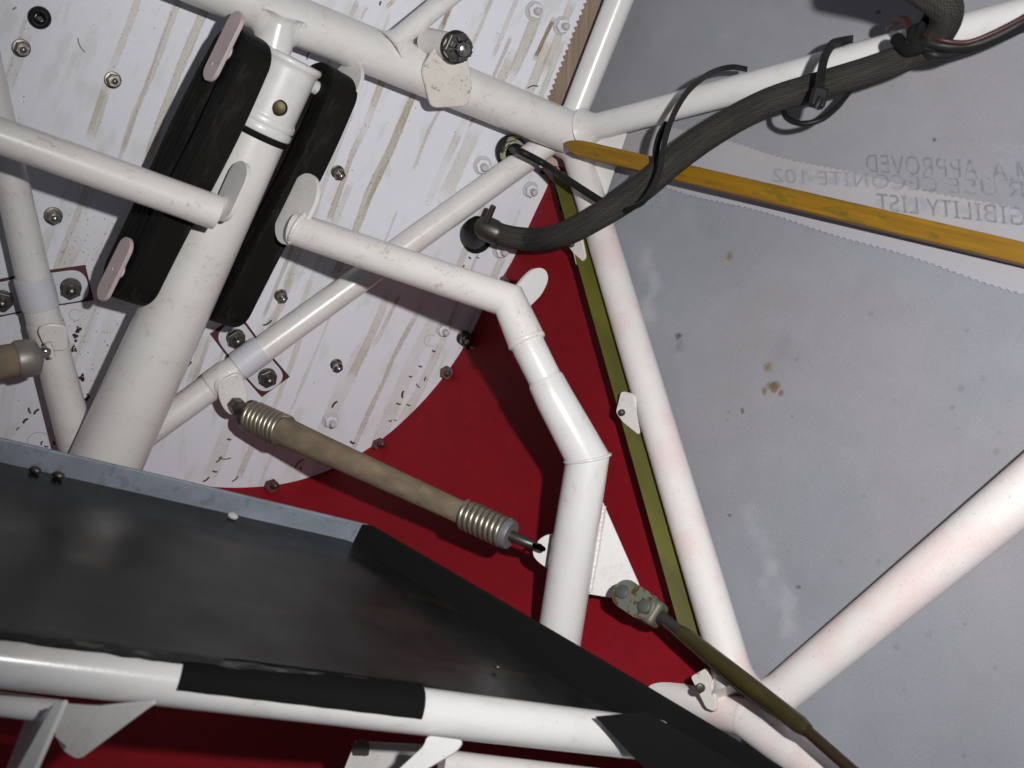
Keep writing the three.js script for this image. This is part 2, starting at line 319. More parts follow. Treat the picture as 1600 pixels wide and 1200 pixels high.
// white firewall sheet with a round lower edge and a pinked right edge
const FT = 0.0014;
const fire = (() => {
  const S0 = -0.46, T0 = -0.27, SZ = 0.6, K = 2048 / SZ;
  const toC = (x, y) => { const [a, b] = wuv(W(x, y, FT)); return [(a - S0) * K, 2048 - (b - T0) * K]; };
  const map = canvasTex(2048, 2048, (g, w, h) => {
    const im = g.createImageData(w, h); let k = 0;
    for (let y = 0; y < h; y++) for (let x = 0; x < w; x++) {
      const n = fbm(x / 300, y / 400, 4), m = fbm(x / 26, y / 80 + 40, 4), d = 1 - 0.06 * (n - 0.4) - 0.02 * (rnd() - 0.5) - 0.05 * sm(0.55, 0.8, m);
      im.data[k++] = 219 * d; im.data[k++] = 220 * d; im.data[k++] = 228 * (d - 0.02 * sm(0.5, 0.8, m)); im.data[k++] = 255;
    }
    const D = im.data;
    const stain = (pts, wd, al, col = [152, 138, 106]) => {              // a dried run: pale body, darker rim, grain, broken along its length
      const c = pts.P ? pts.P.map(([a, b]) => [(a - S0) * K, 2048 - (b - T0) * K]) : pts.map(([x, y]) => toC(x, y)), ph = rnd() * 200, W0 = wd * 0.8, xs = c.map((q) => q[0]), ys = c.map((q) => q[1]);
      const xa = Math.max(0, Math.min(...xs) - wd * 2 | 0), xb = Math.min(w - 1, Math.max(...xs) + wd * 2), ya = Math.max(0, Math.min(...ys) - wd | 0), yb = Math.min(h - 1, Math.max(...ys) + wd);
      for (let y = ya; y <= yb; y++) for (let x = xa; x <= xb; x++) {
        let best = 1e9, tt = 0, acc = 0;
        for (let i = 0; i < c.length - 1; i++) {
          const vx = c[i + 1][0] - c[i][0], vy = c[i + 1][1] - c[i][1], L2 = vx * vx + vy * vy, t = Math.min(1, Math.max(0, ((x - c[i][0]) * vx + (y - c[i][1]) * vy) / L2));
          const d = Math.hypot(x - c[i][0] - vx * t, y - c[i][1] - vy * t); if (d < best) { best = d; tt = acc + t * Math.sqrt(L2); } acc += Math.sqrt(L2);
        }
        const ww = W0 * (0.7 + 0.5 * noise(tt / 130 + ph, 3)) + 0.1 * wd * (noise(x / 3, y / 5 + ph) - 0.5) + 1.0 * (noise(x / 9 + ph, y / 14) - 0.5);
        const q = best / Math.max(1, ww); if (q > 1.15) continue;
        const ends = sm(0, wd * 1.5, tt) * sm(0, wd * 1.5, acc - tt), brk = sm(0.15, 0.6, fbm(tt / 130 + ph, 1.5, 3));
        const body = (1 - sm(0.75, 1.08, q)) * (0.24 + 0.2 * noise(x / 2.2, y / 2.6)), rim = Math.exp(-Math.pow((q - 0.88) / 0.17, 2)) * 0.26 * (0.4 + noise(y / 18 + ph, x / 18)) * (wd > 20 ? 0.35 : 1);
        const a = Math.min(0.85, al * (0.25 + 0.75 * ends) * (0.3 + 0.7 * brk) * (body + rim) * (wd > 20 ? 0.6 : wd > 12 ? 0.85 : 1.05)), k = (y * w + x) * 4;
        D[k] += (col[0] - D[k]) * a; D[k + 1] += (col[1] - D[k + 1]) * a; D[k + 2] += (col[2] - D[k + 2]) * a;
        if (rnd() < 0.0009 * al * (wd > 20 ? 0.6 : 1.6)) for (const o of [0, 4, w * 4, w * 4 + 4]) if (k + o + 2 < D.length) { const e = rr(0.3, 0.8); D[k + o] += (44 - D[k + o]) * e; D[k + o + 1] += (34 - D[k + o + 1]) * e; D[k + o + 2] += (24 - D[k + o + 2]) * e; }
      }
    };
    const runs = [
      [[[225, -20], [200, 45], [165, 125], [140, 205]], 8, 0.75], [[[165, 140], [148, 195], [140, 215]], 11, 0.8],
      [[[288, -10], [262, 50], [240, 110], [205, 180], [190, 235]], 9, 0.9], [[[330, 0], [300, 62], [272, 125], [250, 180], [232, 245]], 11, 1.0],
      [[[108, 0], [100, 40]], 4, 0.4], [[[120, 80], [92, 150], [80, 175]], 7, 0.35], [[[45, 50], [8, 140]], 12, 0.5],
      [[[545, 80], [548, 120], [540, 150]], 10, 0.8], [[[597, 122], [572, 197], [550, 235], [530, 300], [515, 345]], 9, 1.3],
      [[[647, 150], [612, 235], [575, 300], [555, 360], [520, 430]], 13, 1.5], [[[690, 170], [668, 203], [645, 265]], 6, 1.0], [[[707, -5], [692, 42]], 6, 3],
      [[[620, 0], [600, 10]], 6, 1.3], [[[770, -10], [752, 40], [738, 70]], 6, 0.9], [[[745, 200], [715, 265], [690, 310]], 30, 1.2], [[[720, 205], [690, 265], [668, 315]], 14, 0.8],
      [[[800, 85], [775, 140]], 18, 1.1], [[[840, 20], [800, 120]], 16, 1.2], [[[860, 60], [820, 160]], 18, 1.1], [[[895, 0], [850, 110]], 14, 1.0], [[[880, 60], [842, 160]], 10, 1.0], [[[810, -10], [770, 90]], 9, 0.8],
      [[[865, 30], [835, 90]], 8, 2, [120, 96, 66]], [[[560, 0], [545, 28]], 8, 0.8], [[[575, 10], [562, 30]], 4, 0.8],
      [[[500, 300], [480, 345]], 8, 0.8], [[[620, 330], [600, 380]], 4, 0.8], [[[455, 430], [440, 480], [412, 515]], 16, 1.0], [[[470, 410], [450, 445]], 20, 0.6],
      [[[430, 400], [415, 430], [395, 470]], 14, 1.0], [[[468, 525], [452, 580], [440, 605], [428, 640]], 9, 0.7],
      [[[607, 455], [592, 500], [575, 535], [545, 590]], 14, 1.0], [[[628, 460], [600, 510], [580, 540]], 7, 1.1], [[[575, 535], [540, 597], [515, 645], [500, 680]], 26, 1.0],
      [[[668, 475], [630, 530], [612, 560], [597, 600], [575, 640], [548, 700]], 9, 1.2], [[[694, 487], [650, 550], [628, 600], [600, 665], [583, 700]], 28, 0.9], [[[720, 480], [690, 540], [655, 610], [620, 660]], 15, 0.7],
      [[[365, 650], [345, 700], [325, 755]], 26, 0.8], [[[398, 690], [372, 745]], 8, 0.9], [[[760, 320], [730, 380], [715, 420]], 10, 0.7], [[[790, 400], [765, 450]], 9, 0.8],
      [[[80, 355], [65, 395]], 12, 0.9], [[[150, 330], [120, 420], [100, 500]], 40, 0.45], [[[190, 330], [150, 450], [120, 560]], 30, 0.5], [[[200, 480], [160, 560], [135, 640]], 40, 0.6], [[[120, 380], [90, 430]], 20, 0.7], [[[20, 500], [12, 700]], 14, 0.25], [[[95, 600], [85, 690]], 18, 0.5],
      [[[320, 520], [300, 600]], 16, 0.8], [[[250, 560], [240, 620]], 8, 0.6],
    ];
    for (const r of runs) {                                              // pull each run towards the plumb line it ran down
      const c = r[0].map(([x, y]) => wuv(W(x, y, FT))), m = c.reduce((q, e) => q + e[0], 0) / c.length; r[0].P = c.map(([a, b]) => [m + (a - m) * 0.55, b]);
      stain(...r);
    }
    for (let i = 0; i < 24; i++) {                                       // long thin drips straight down the sheet
      const [a, b] = wuv(W(rr(20, 830), rr(-40, 420), FT)), L = rr(0.06, 0.22), dr = rr(-0.004, 0.004), q = [];
      for (let k = 0; k <= 4; k++) q.push([a + dr * k / 4 + rr(-0.0006, 0.0006), b - L * k / 4]);
      const pl = []; pl.P = q; stain(pl, rr(3, 9), rr(0.45, 0.95), rnd() < 0.3 ? [128, 112, 84] : [150, 138, 114]);
    }
    g.putImageData(im, 0, 0);
    const dash = (x, y, L, a, wd, al = 0.9) => { const [cx, cy] = toC(x, y); g.strokeStyle = `rgba(34,26,20,${al})`; g.lineWidth = wd * 1.3; g.lineCap = 'round'; g.beginPath(); g.moveTo(cx, cy); g.quadraticCurveTo(cx + Math.cos(a + 0.5) * L * 0.7, cy + Math.sin(a + 0.5) * L * 0.7, cx + Math.cos(a) * L * 1.35, cy + Math.sin(a) * L * 1.35); g.stroke(); };
    for (const [x, y] of [[288, 558], [294, 568], [122, 515], [118, 528], [114, 545], [128, 590], [136, 620]]) for (let i = 0; i < 9; i++) { const [cx, cy] = toC(x + rr(-4, 4), y + rr(-5, 5)); g.fillStyle = 'rgba(14,14,8,.9)'; g.beginPath(); g.ellipse(cx, cy, rr(1.5, 4), rr(1.5, 4), 0, 0, 7); g.fill(); }
    for (const [x, y, L, a, wd] of [[45, 638, 9, 1, 3], [60, 640, 10, 2, 3.5], [42, 655, 8, 2, 4], [30, 668, 6, 2, 2], [66, 690, 6, 1.6, 2.5], [70, 697, 5, 0, 2.5], [84, 690, 6, 1, 3], [338, 722, 14, -1.2, 2.5], [342, 715, 22, -0.2, 2], [333, 736, 7, 0, 3], [318, 752, 12, -1, 3], [363, 752, 14, -1.1, 2.5], [356, 686, 5, 0, 3], [630, 612, 12, 1.3, 4], [620, 630, 8, 0, 3], [636, 632, 6, 0, 2.5], [608, 658, 5, -0.5, 2.5], [616, 656, 5, 0, 2], [548, 690, 8, 0.2, 4], [526, 628, 13, 1.9, 4], [474, 718, 22, 2, 2.5], [470, 730, 4, 1, 3], [651, 600, 10, 0.5, 2], [655, 572, 5, 0, 3], [640, 588, 4, 0, 3], [676, 548, 5, 0, 3], [665, 590, 6, 1.5, 3], [412, 508, 16, -0.9, 3], [840, 135, 20, 2.6, 2], [25, 12, 5, 2.2, 2], [122, 60, 22, 0.8, 1.4], [10, 130, 6, 1, 3], [483, 82, 12, 1.5, 2], [595, 3, 5, 1.5, 3], [733, 402, 4, 0.2, 3], [725, 415, 4, 1.5, 3], [745, 402, 5, 0, 2], [690, 432, 7, 0.4, 2.5]]) dash(x, y, L, a, wd);
    for (let i = 0; i < 260; i++) { const x = rr(0, 800), y = rr(0, 740); if (noise(x / 60, y / 60) < 0.45) continue; const [cx, cy] = toC(x, y); g.fillStyle = `rgba(50,40,28,${rr(0.2, 0.7)})`; g.beginPath(); g.ellipse(cx, cy, rr(0.7, 2), rr(0.7, 2), 0, 0, 7); g.fill(); }
    for (let i = 0; i < 150; i++) { const x = rr(95, 200), y = rr(320, 600); const [cx, cy] = toC(x, y); g.fillStyle = `rgba(70,58,38,${rr(0.2, 0.6)})`; g.beginPath(); g.ellipse(cx, cy, rr(0.7, 2.2), rr(0.7, 2), 0, 0, 7); g.fill(); }
    g.strokeStyle = 'rgba(120,112,105,.55)'; g.lineWidth = 1.4; for (const [x, y, r] of [[672, 532, 12], [60, 690, 18], [118, 492, 10]]) { const [cx, cy] = toC(x, y); g.beginPath(); g.arc(cx, cy, r * 1.35, 0.6, 5.2); g.stroke(); }
  });
  const mat = std({ map, roughness: 0.42, bumpMap: rep(peel, 0.12), bumpScale: 0.00006 });
  const edge = [[-640, -400], [1075, -400]];
  const zig = [[918, -14], [847, 172]];                                   // pinked cloth edge
  const out = [W(-640, -480, 0), W(1060, -480, 0)];
  const za = [1100, -480], zb = [847, 172];
  const zA = W(...za), zB = W(...zb), zl = zA.distanceTo(zB), zd = zB.clone().sub(zA).normalize(), zn = WALL.n.clone().cross(zd);
  out.length = 0; out.push(W(-640, -480));
  for (let q = 0, i = 0; q < zl; q += 0.0022, i++) out.push(zA.clone().addScaledVector(zd, q).addScaledVector(zn, (i % 2 ? 0.0014 : -0.0009) + rr(-0.0003, 0.0003)));
  const arc = [[849, 240], [858, 292], [838, 335], [800, 415], [765, 470], [737, 527], [700, 585], [650, 643], [590, 695], [520, 735], [455, 756], [400, 763], [340, 763], [260, 752], [150, 735], [0, 700], [-200, 610], [-640, 420]];
  out.push(...curve(arc.map(([x, y]) => W(x, y)), 90));
  const o = WO, shape = new THREE.Shape(out.map((p) => new THREE.Vector2(...wuv(p))));
  const g = new THREE.ExtrudeGeometry(shape, { depth: FT, bevelEnabled: false });
  const uv = g.attributes.uv, ps = g.attributes.position;
  for (let i = 0; i < uv.count; i++) uv.setXY(i, (ps.getX(i) - S0) / SZ, (ps.getY(i) - T0) / SZ);
  g.applyMatrix4(new THREE.Matrix4().makeBasis(wx, wy, WALL.n).setPosition(WO));
  const m = mesh('firewall', g, mat); struct(m); tag(m, 'white firewall sheet with brown stain runs, bolts and a round lower edge', 'firewall');
  // brown strip beyond the pinked edge
  return m;
})();
{
  const g = plate([[905, -60], [1000, -60], [905, 182], [820, 182]].map(([x, y]) => W(x, y, 0.0007)), 0.002);
  const o = mesh('wall_strip', g, M.brownWood); struct(o); tag(o, 'brown wooden strip between the pinked white cloth edge and the corner tube', 'strip');
}
{
  const q = (x, y, k = 0) => P(x, y, Gat(y) + 0.01 + k);
  const pos = [], idx = [], nn = 16;
  for (let i = 0; i <= nn; i++) { const t = i / nn, y = 268 + (1012 - 268) * t, x0 = 862 + (1070 - 862) * t, x1 = 884 + (1099 - 884) * t; for (const [x, k] of [[x0, 0.004], [x0, 0], [x1, 0], [x1, 0.004]]) pos.push(...q(x, y, k).toArray()); }
  for (let i = 0; i < nn; i++) for (let k = 0; k < 3; k++) { const a = i * 4 + k, c = a + 4; idx.push(a, c, a + 1, a + 1, c, c + 1); }
  let g = new THREE.BufferGeometry(); g.setAttribute('position', new THREE.Float32BufferAttribute(pos, 3));
  g.setAttribute('uv', new THREE.Float32BufferAttribute(pos.flatMap((v, i) => (i % 3 ? [] : [(i / 3) % 4 * 0.006, Math.floor(i / 12) * 0.025])), 2)); g.setIndex(idx); g = toCreasedNormals(g, 0.5);
  const o = mesh('edge_strip', g, M.olive); struct(o); tag(o, 'narrow olive green edge strip along the right side of the red bulkhead', 'strip');
}
// grey doped fabric of the fuselage side, folded over the ochre stringer
function fabricTex(S, x0, y0, size, draw, GREY = [147, 150, 158]) {
  const K = 1536 / size, toC = (x, y) => { const [a, b] = S.uv(S.at(x, y)); return [(a - x0) * K, 1536 - (b - y0) * K]; };
  return canvasTex(1536, 1536, (g, w, h) => {
    const im = g.createImageData(w, h); let k = 0;
    for (let y = 0; y < h; y++) for (let x = 0; x < w; x++) {
      const n = fbm(x / 170 + S.seed, y / 130, 5), m = fbm(x / 30, y / 24 + S.seed, 3), wv = (((x >> 1) & 1) ^ ((y >> 1) & 1)) * 0.014;
      const d = 0.95 + 0.10 * (n - 0.5) + 0.04 * (m - 0.5) + wv + 0.03 * (rnd() - 0.5), warm = sm(0.5, 0.75, fbm(x / 240 + 5, y / 240 + S.seed * 2, 3));
      im.data[k++] = (GREY[0] + 4 * warm) * d; im.data[k++] = GREY[1] * d; im.data[k++] = (GREY[2] - 3 * warm) * d; im.data[k++] = 255;
    }
    g.putImageData(im, 0, 0); draw(g, toC, K);
  });
}
function mirrored(g, toC, text, start, end, up, alpha, gap = 0) {         // text read from right to left, faint through the cloth
  const a = toC(...start), b = toC(...end), c = toC(...up);
  g.save();
  const L = Math.hypot(b[0] - a[0], b[1] - a[1]), ex = [(b[0] - a[0]) / L, (b[1] - a[1]) / L];
  const hx = [a[0] - c[0], a[1] - c[1]], H = Math.hypot(...hx), ey = [hx[0] / H, hx[1] / H];
  g.setTransform(ex[0], ex[1], ey[0], ey[1], a[0], a[1]);
  g.font = `${H * 1.36}px sans-serif`; g.fillStyle = `rgba(70,74,84,${alpha})`;
  const wd = g.measureText(text).width; g.scale(L / wd, 1); g.fillText(text, 0, 0);
  g.restore();
  g.save();                                                               // patchy print
  for (let i = 0; i < 90; i++) { const t = rnd(), x = a[0] + (b[0] - a[0]) * t + rr(-3, 3), y = a[1] + (b[1] - a[1]) * t; g.fillStyle = `rgba(147,150,158,${rr(0.2, 0.6)})`; g.beginPath(); g.ellipse(x - hx[0] * rnd(), y - hx[1] * rnd(), rr(2, 6), rr(1, 4), rr(0, 3), 0, 7); g.fill(); }
  g.restore();
}
SU.seed = 3; SL.seed = 11;
const fabricBump = pixelTex(512, 512, (x, y) => { const v = 110 + 40 * ((x >> 1) & 1) + 40 * ((y >> 1) & 1) + 120 * (fbm(x / 60, y / 60, 3) - 0.5); return [v, v, v]; }, false);
function sheet(S, poly, x0, y0, size, tex, name, label) {
  const g = planar(poly, (p) => { const [a, b] = S.uv(p); return [(a - x0) / size, (b - y0) / size]; });
  const m = std({ map: tex, roughness: 0.62, bumpMap: rep(fabricBump, 0.12 / size), bumpScale: 0.0005 });
  const o = mesh(name, g, m); struct(o); return tag(o, label, 'fabric wall');
}
const further = JOINT.clone().addScaledVector(crease, 0.75);
{
  const print = (g, toC) => {
    mirrored(g, toC, 'F.A.A.-P.M.A. APPROVED', [1790, 296], [1352, 268], [1786, 262], 0.36);
    mirrored(g, toC, 'FOR USE CECONITE 102', [1670, 312], [1208, 284], [1667, 286], 0.3);
    mirrored(g, toC, 'ELIGIBILITY LIST', [1668, 360], [1372, 328], [1665, 330], 0.5);
  };
  const tapeTex = fabricTex(SU, -0.1, -0.15, 0.85, print, [168, 168, 174]);
  const tex = fabricTex(SU, -0.1, -0.15, 0.85, (g, toC) => {
    print(g, toC);
    const b = (x, y, r) => { const c = toC(x, y); g.fillStyle = 'rgba(60,60,66,.6)'; g.beginPath(); g.ellipse(c[0], c[1], r, r, 0, 0, 7); g.fill(); };
    b(1372, 19, 3); b(1460, 218, 2);
    for (const [x, y] of [[975, 258], [990, 275], [968, 280], [985, 262]]) b(x, y, rr(3, 6));
  });
  SU.tape = tapeTex;
  sheet(SU, [JOINT, further, further.clone().addScaledVector(SU.y, 0.55), E0.clone().addScaledVector(E0.clone().sub(JOINT), 1.6)], -0.1, -0.15, 0.85, tex, 'fabric_side_wall', 'blue grey fabric side wall above the ochre stringer with faint mirrored printing');
  const tex2 = fabricTex(SL, -0.1, -0.75, 0.95, (g, toC) => {
    mirrored(g, toC, 'ELI', [1036, 325], [1002, 322], [1034, 306], 0.8);
    const pale = (pts, al) => { for (let i = 0; i < pts.length - 1; i++) for (let q = 0; q < 26; q++) { const t = rnd(); const c = toC(pts[i][0] + (pts[i + 1][0] - pts[i][0]) * t + rr(-7, 7), pts[i][1] + (pts[i + 1][1] - pts[i][1]) * t + rr(-7, 7)); g.fillStyle = `rgba(174,175,180,${al * 0.4 * rnd()})`; g.beginPath(); g.ellipse(c[0], c[1], rr(4, 13), rr(3, 9), rr(0, 3), 0, 7); g.fill(); } };
    pale([[1012, 390], [1010, 420], [1030, 445], [1012, 470], [1018, 500], [995, 480]], 0.22);
    pale([[1165, 790], [1190, 850], [1210, 890], [1235, 950], [1230, 1000]], 0.18); pale([[1210, 880], [1190, 920], [1225, 960]], 0.14); pale([[1075, 330], [1045, 470], [1055, 560]], 0.05);
    const wet = (x, y, r, al, col) => { for (let i = 0; i < 40; i++) { const c = toC(x + rr(-r, r) * rnd(), y + rr(-r, r) * rnd()); g.fillStyle = `rgba(${col},${al * rnd()})`; g.beginPath(); g.ellipse(c[0], c[1], rr(1, r * 0.5), rr(1, r * 0.4), rr(0, 3), 0, 7); g.fill(); } };
    wet(1209, 603, 10, 0.36, '104,86,68'); wet(1195, 610, 7, 0.2, '112,100,82'); wet(1220, 614, 5, 0.2, '106,80,66'); wet(1200, 575, 8, 0.25, '120,100,70'); wet(1225, 550, 50, 0.02, '100,100,102'); wet(1140, 400, 8, 0.2, '120,112,90'); wet(1060, 525, 6, 0.4, '90,80,84'); wet(1062, 540, 20, 0.05, '90,92,98');
    for (const [x, y, r] of [[1140, 805, 3], [1106, 835, 3], [1160, 642, 4], [1248, 917, 3], [1405, 300, 2], [1030, 850, 2]]) { const c = toC(x, y); g.fillStyle = 'rgba(70,66,68,.55)'; g.beginPath(); g.ellipse(c[0], c[1], r * 0.8, r * 0.5, r, 0, 7); g.fill(); }
    for (let i = 0; i < 50; i++) { const c = toC(rr(1000, 1600), rr(400, 1200)); g.fillStyle = `rgba(80,78,80,${rr(0.05, 0.25)})`; g.beginPath(); g.arc(c[0], c[1], rr(1, 3), 0, 7); g.fill(); }
  });
  sheet(SL, [JOINT, SL.at(1290, 1640), SL.at(2350, 1700), further], -0.1, -0.75, 0.95, tex2, 'lower_fabric_wall', 'pale grey fabric side wall below the ochre stringer, smudged and spotted brown');
}
// pinked reinforcing tape on both faces of the fold
{
  const m = std({ color: lin(0.385, 0.38, 0.41), roughness: 0.7, bumpMap: rep(fabricBump, 0.1), bumpScale: 0.0003 });
  for (const [S, w, nm, lb] of [[SU, 0.019, 'upper', 'pale pinked tape on the fabric above the ochre stringer'], [SL, 0.021, 'lower', 'pale pinked tape on the fabric below the ochre stringer']]) {
    const pts = [], s = S === SU ? 1 : -1, sy = S.y.clone().multiplyScalar(S.y.dot((S === SU ? E0 : B0).clone().sub(JOINT)) > 0 ? 1 : -1);
    const q0 = JOINT.clone().addScaledVector(S.n, 0.0012);
    const wob = (a) => w + 0.0012 * Math.sin(a * 21) + 0.0008 * Math.sin(a * 57);
    pts.push(q0.clone().addScaledVector(crease, 0.05)); pts.push(q0.clone().addScaledVector(crease, 0.75));
    for (let a = 0.75, i = 0; a > 0.05; a -= 0.0023, i++) pts.push(q0.clone().addScaledVector(crease, a).addScaledVector(sy, wob(a) + (i % 2 ? 0.0006 : -0.0006)));
    const o = mesh('fabric_tape', planar(pts, (p) => { const [a, b] = S.uv(p); return [(a + 0.1) / 0.85, (b + 0.15) / 0.85]; }), S.tape ? std({ map: S.tape, roughness: 0.7 }) : m); tag(o, lb, 'tape');
  }
}

/* ---------------------------------------------------------------- bolts through the firewall (parts of it) */
const WN = WALL.n;
function wallBolt(x, y, r, style, tilt = 0) {
  const p = W(x, y, FT), s = RP(p, 2 * r);
  const dir = WN.clone().addScaledVector(wx, rr(-0.12, 0.12)).addScaledVector(wy, rr(-0.12, 0.12)).normalize();
  const painted = style === 'painted', mat = painted ? M.whitePaint : M.nutSteel;
  if (style === 'grommet') {
    const b = mesh('grommet', along(lathe([[s * 0.3, 0], [s, 0], [s * 1.02, 0.002], [s * 0.85, 0.0045], [s * 0.55, 0.005], [s * 0.42, 0.003], [s * 0.4, 0]]), p, dir), M.black, fire);
    mesh('stud', along(lathe([[0, 0.006], [s * 0.2, 0.0055], [s * 0.3, 0.004], [s * 0.3, 0]]), p, dir), M.steel, b); return;
  }
  const b = mesh('bolt', along(lathe([[0, 0.0115], [s * 0.28, 0.0113], [s * 0.38, 0.0102], [s * 0.38, 0.0002], [0, 0.0002]]), p, dir), painted ? M.whitePaint : M.steel, fire);
  mesh('washer', along(cyl(s, 0.0014), p, dir), mat, b);
  mesh('nut', along(hexNut(s * 0.72, painted ? 0.004 : 0.0068).rotateY(rr(0, 3)), p.clone().addScaledVector(dir, 0.0014), dir), mat, b);
}
for (const [x, y, r] of [[33, 75, 14], [176, 125, 13], [83, 337, 14], [527, 268, 10.5], [438, 461, 10], [525, 569, 9.5], [724, 527, 12]]) wallBolt(x, y, r, 'steel');
wallBolt(62, 27, 17, 'grommet');
for (const [x, y, r] of [[753, 258, 15], [828, 296, 13], [782, 390, 14], [692, 514, 12], [516, 655, 13], [834, 17, 15], [876, 40, 14]]) wallBolt(x, y, r, 'painted');
// bolts standing along the round edge, half smeared with red paint
for (const [x, y, a] of [[697, 582, [-0.5, 0.3]], [590, 696, [-0.2, 0.8]], [422, 760, [0, 0.8]], [790, 440, [-0.5, 0.3]], [730, 532, [0.6, -0.3]]]) {
  const p = W(x, y, 0.001), dir = WN.clone().addScaledVector(wx, a[0] * 0.7).addScaledVector(wy, a[1] * 0.7).normalize();
  const b = mesh('bolt', along(lathe([[0, 0.014], [0.0018, 0.0138], [0.0024, 0.012], [0.0026, 0.0002], [0, 0.0002]]), p, dir), M.darkSteel, fire);
  mesh('nut', along(hexNut(0.0052, 0.0055), p, dir), M.redTab, b);
}
// rubber grommets with cables
{
  const t = thing('rubber_grommet', 'black rubber grommet on the firewall just under the cross tube, thin black wire leaving it', 'grommet');
  const p = W(797, 236, FT);
  mesh('ring', along(lathe([[0.005, 0], [0.0125, 0], [0.0128, 0.003], [0.0105, 0.007], [0.0075, 0.009], [0.005, 0.0075], [0.004, 0]]), p, WN), std({ roughness: 0.6, map: rep(pixelTex(128, 128, (x, y) => { const n = sm(0.5, 0.62, fbm(x / 9, y / 9, 3)); return [24 + 120 * n, 23 + 118 * n, 18 + 96 * n]; }), 1.2, 1) }), t);
  mesh('boot', along(lathe([[0.0108, 0.004], [0.008, 0.008], [0.005, 0.013], [0.003, 0.015], [0, 0.016]]), p, WN.clone()), M.blackMatt, t);
  const w = mesh('thin_wire', sweep(curve([W(800, 234, 0.02), W(816, 238, 0.045), P(850, 256, 0.80), P(890, 283, 0.782), P(935, 312, 0.768), P(962, 328, 0.765)], 40), 0.0026, 12), M.black);
  tag(w, 'thin black wire from the upper grommet crossing the corner tube to the braided hose', 'wire');
}

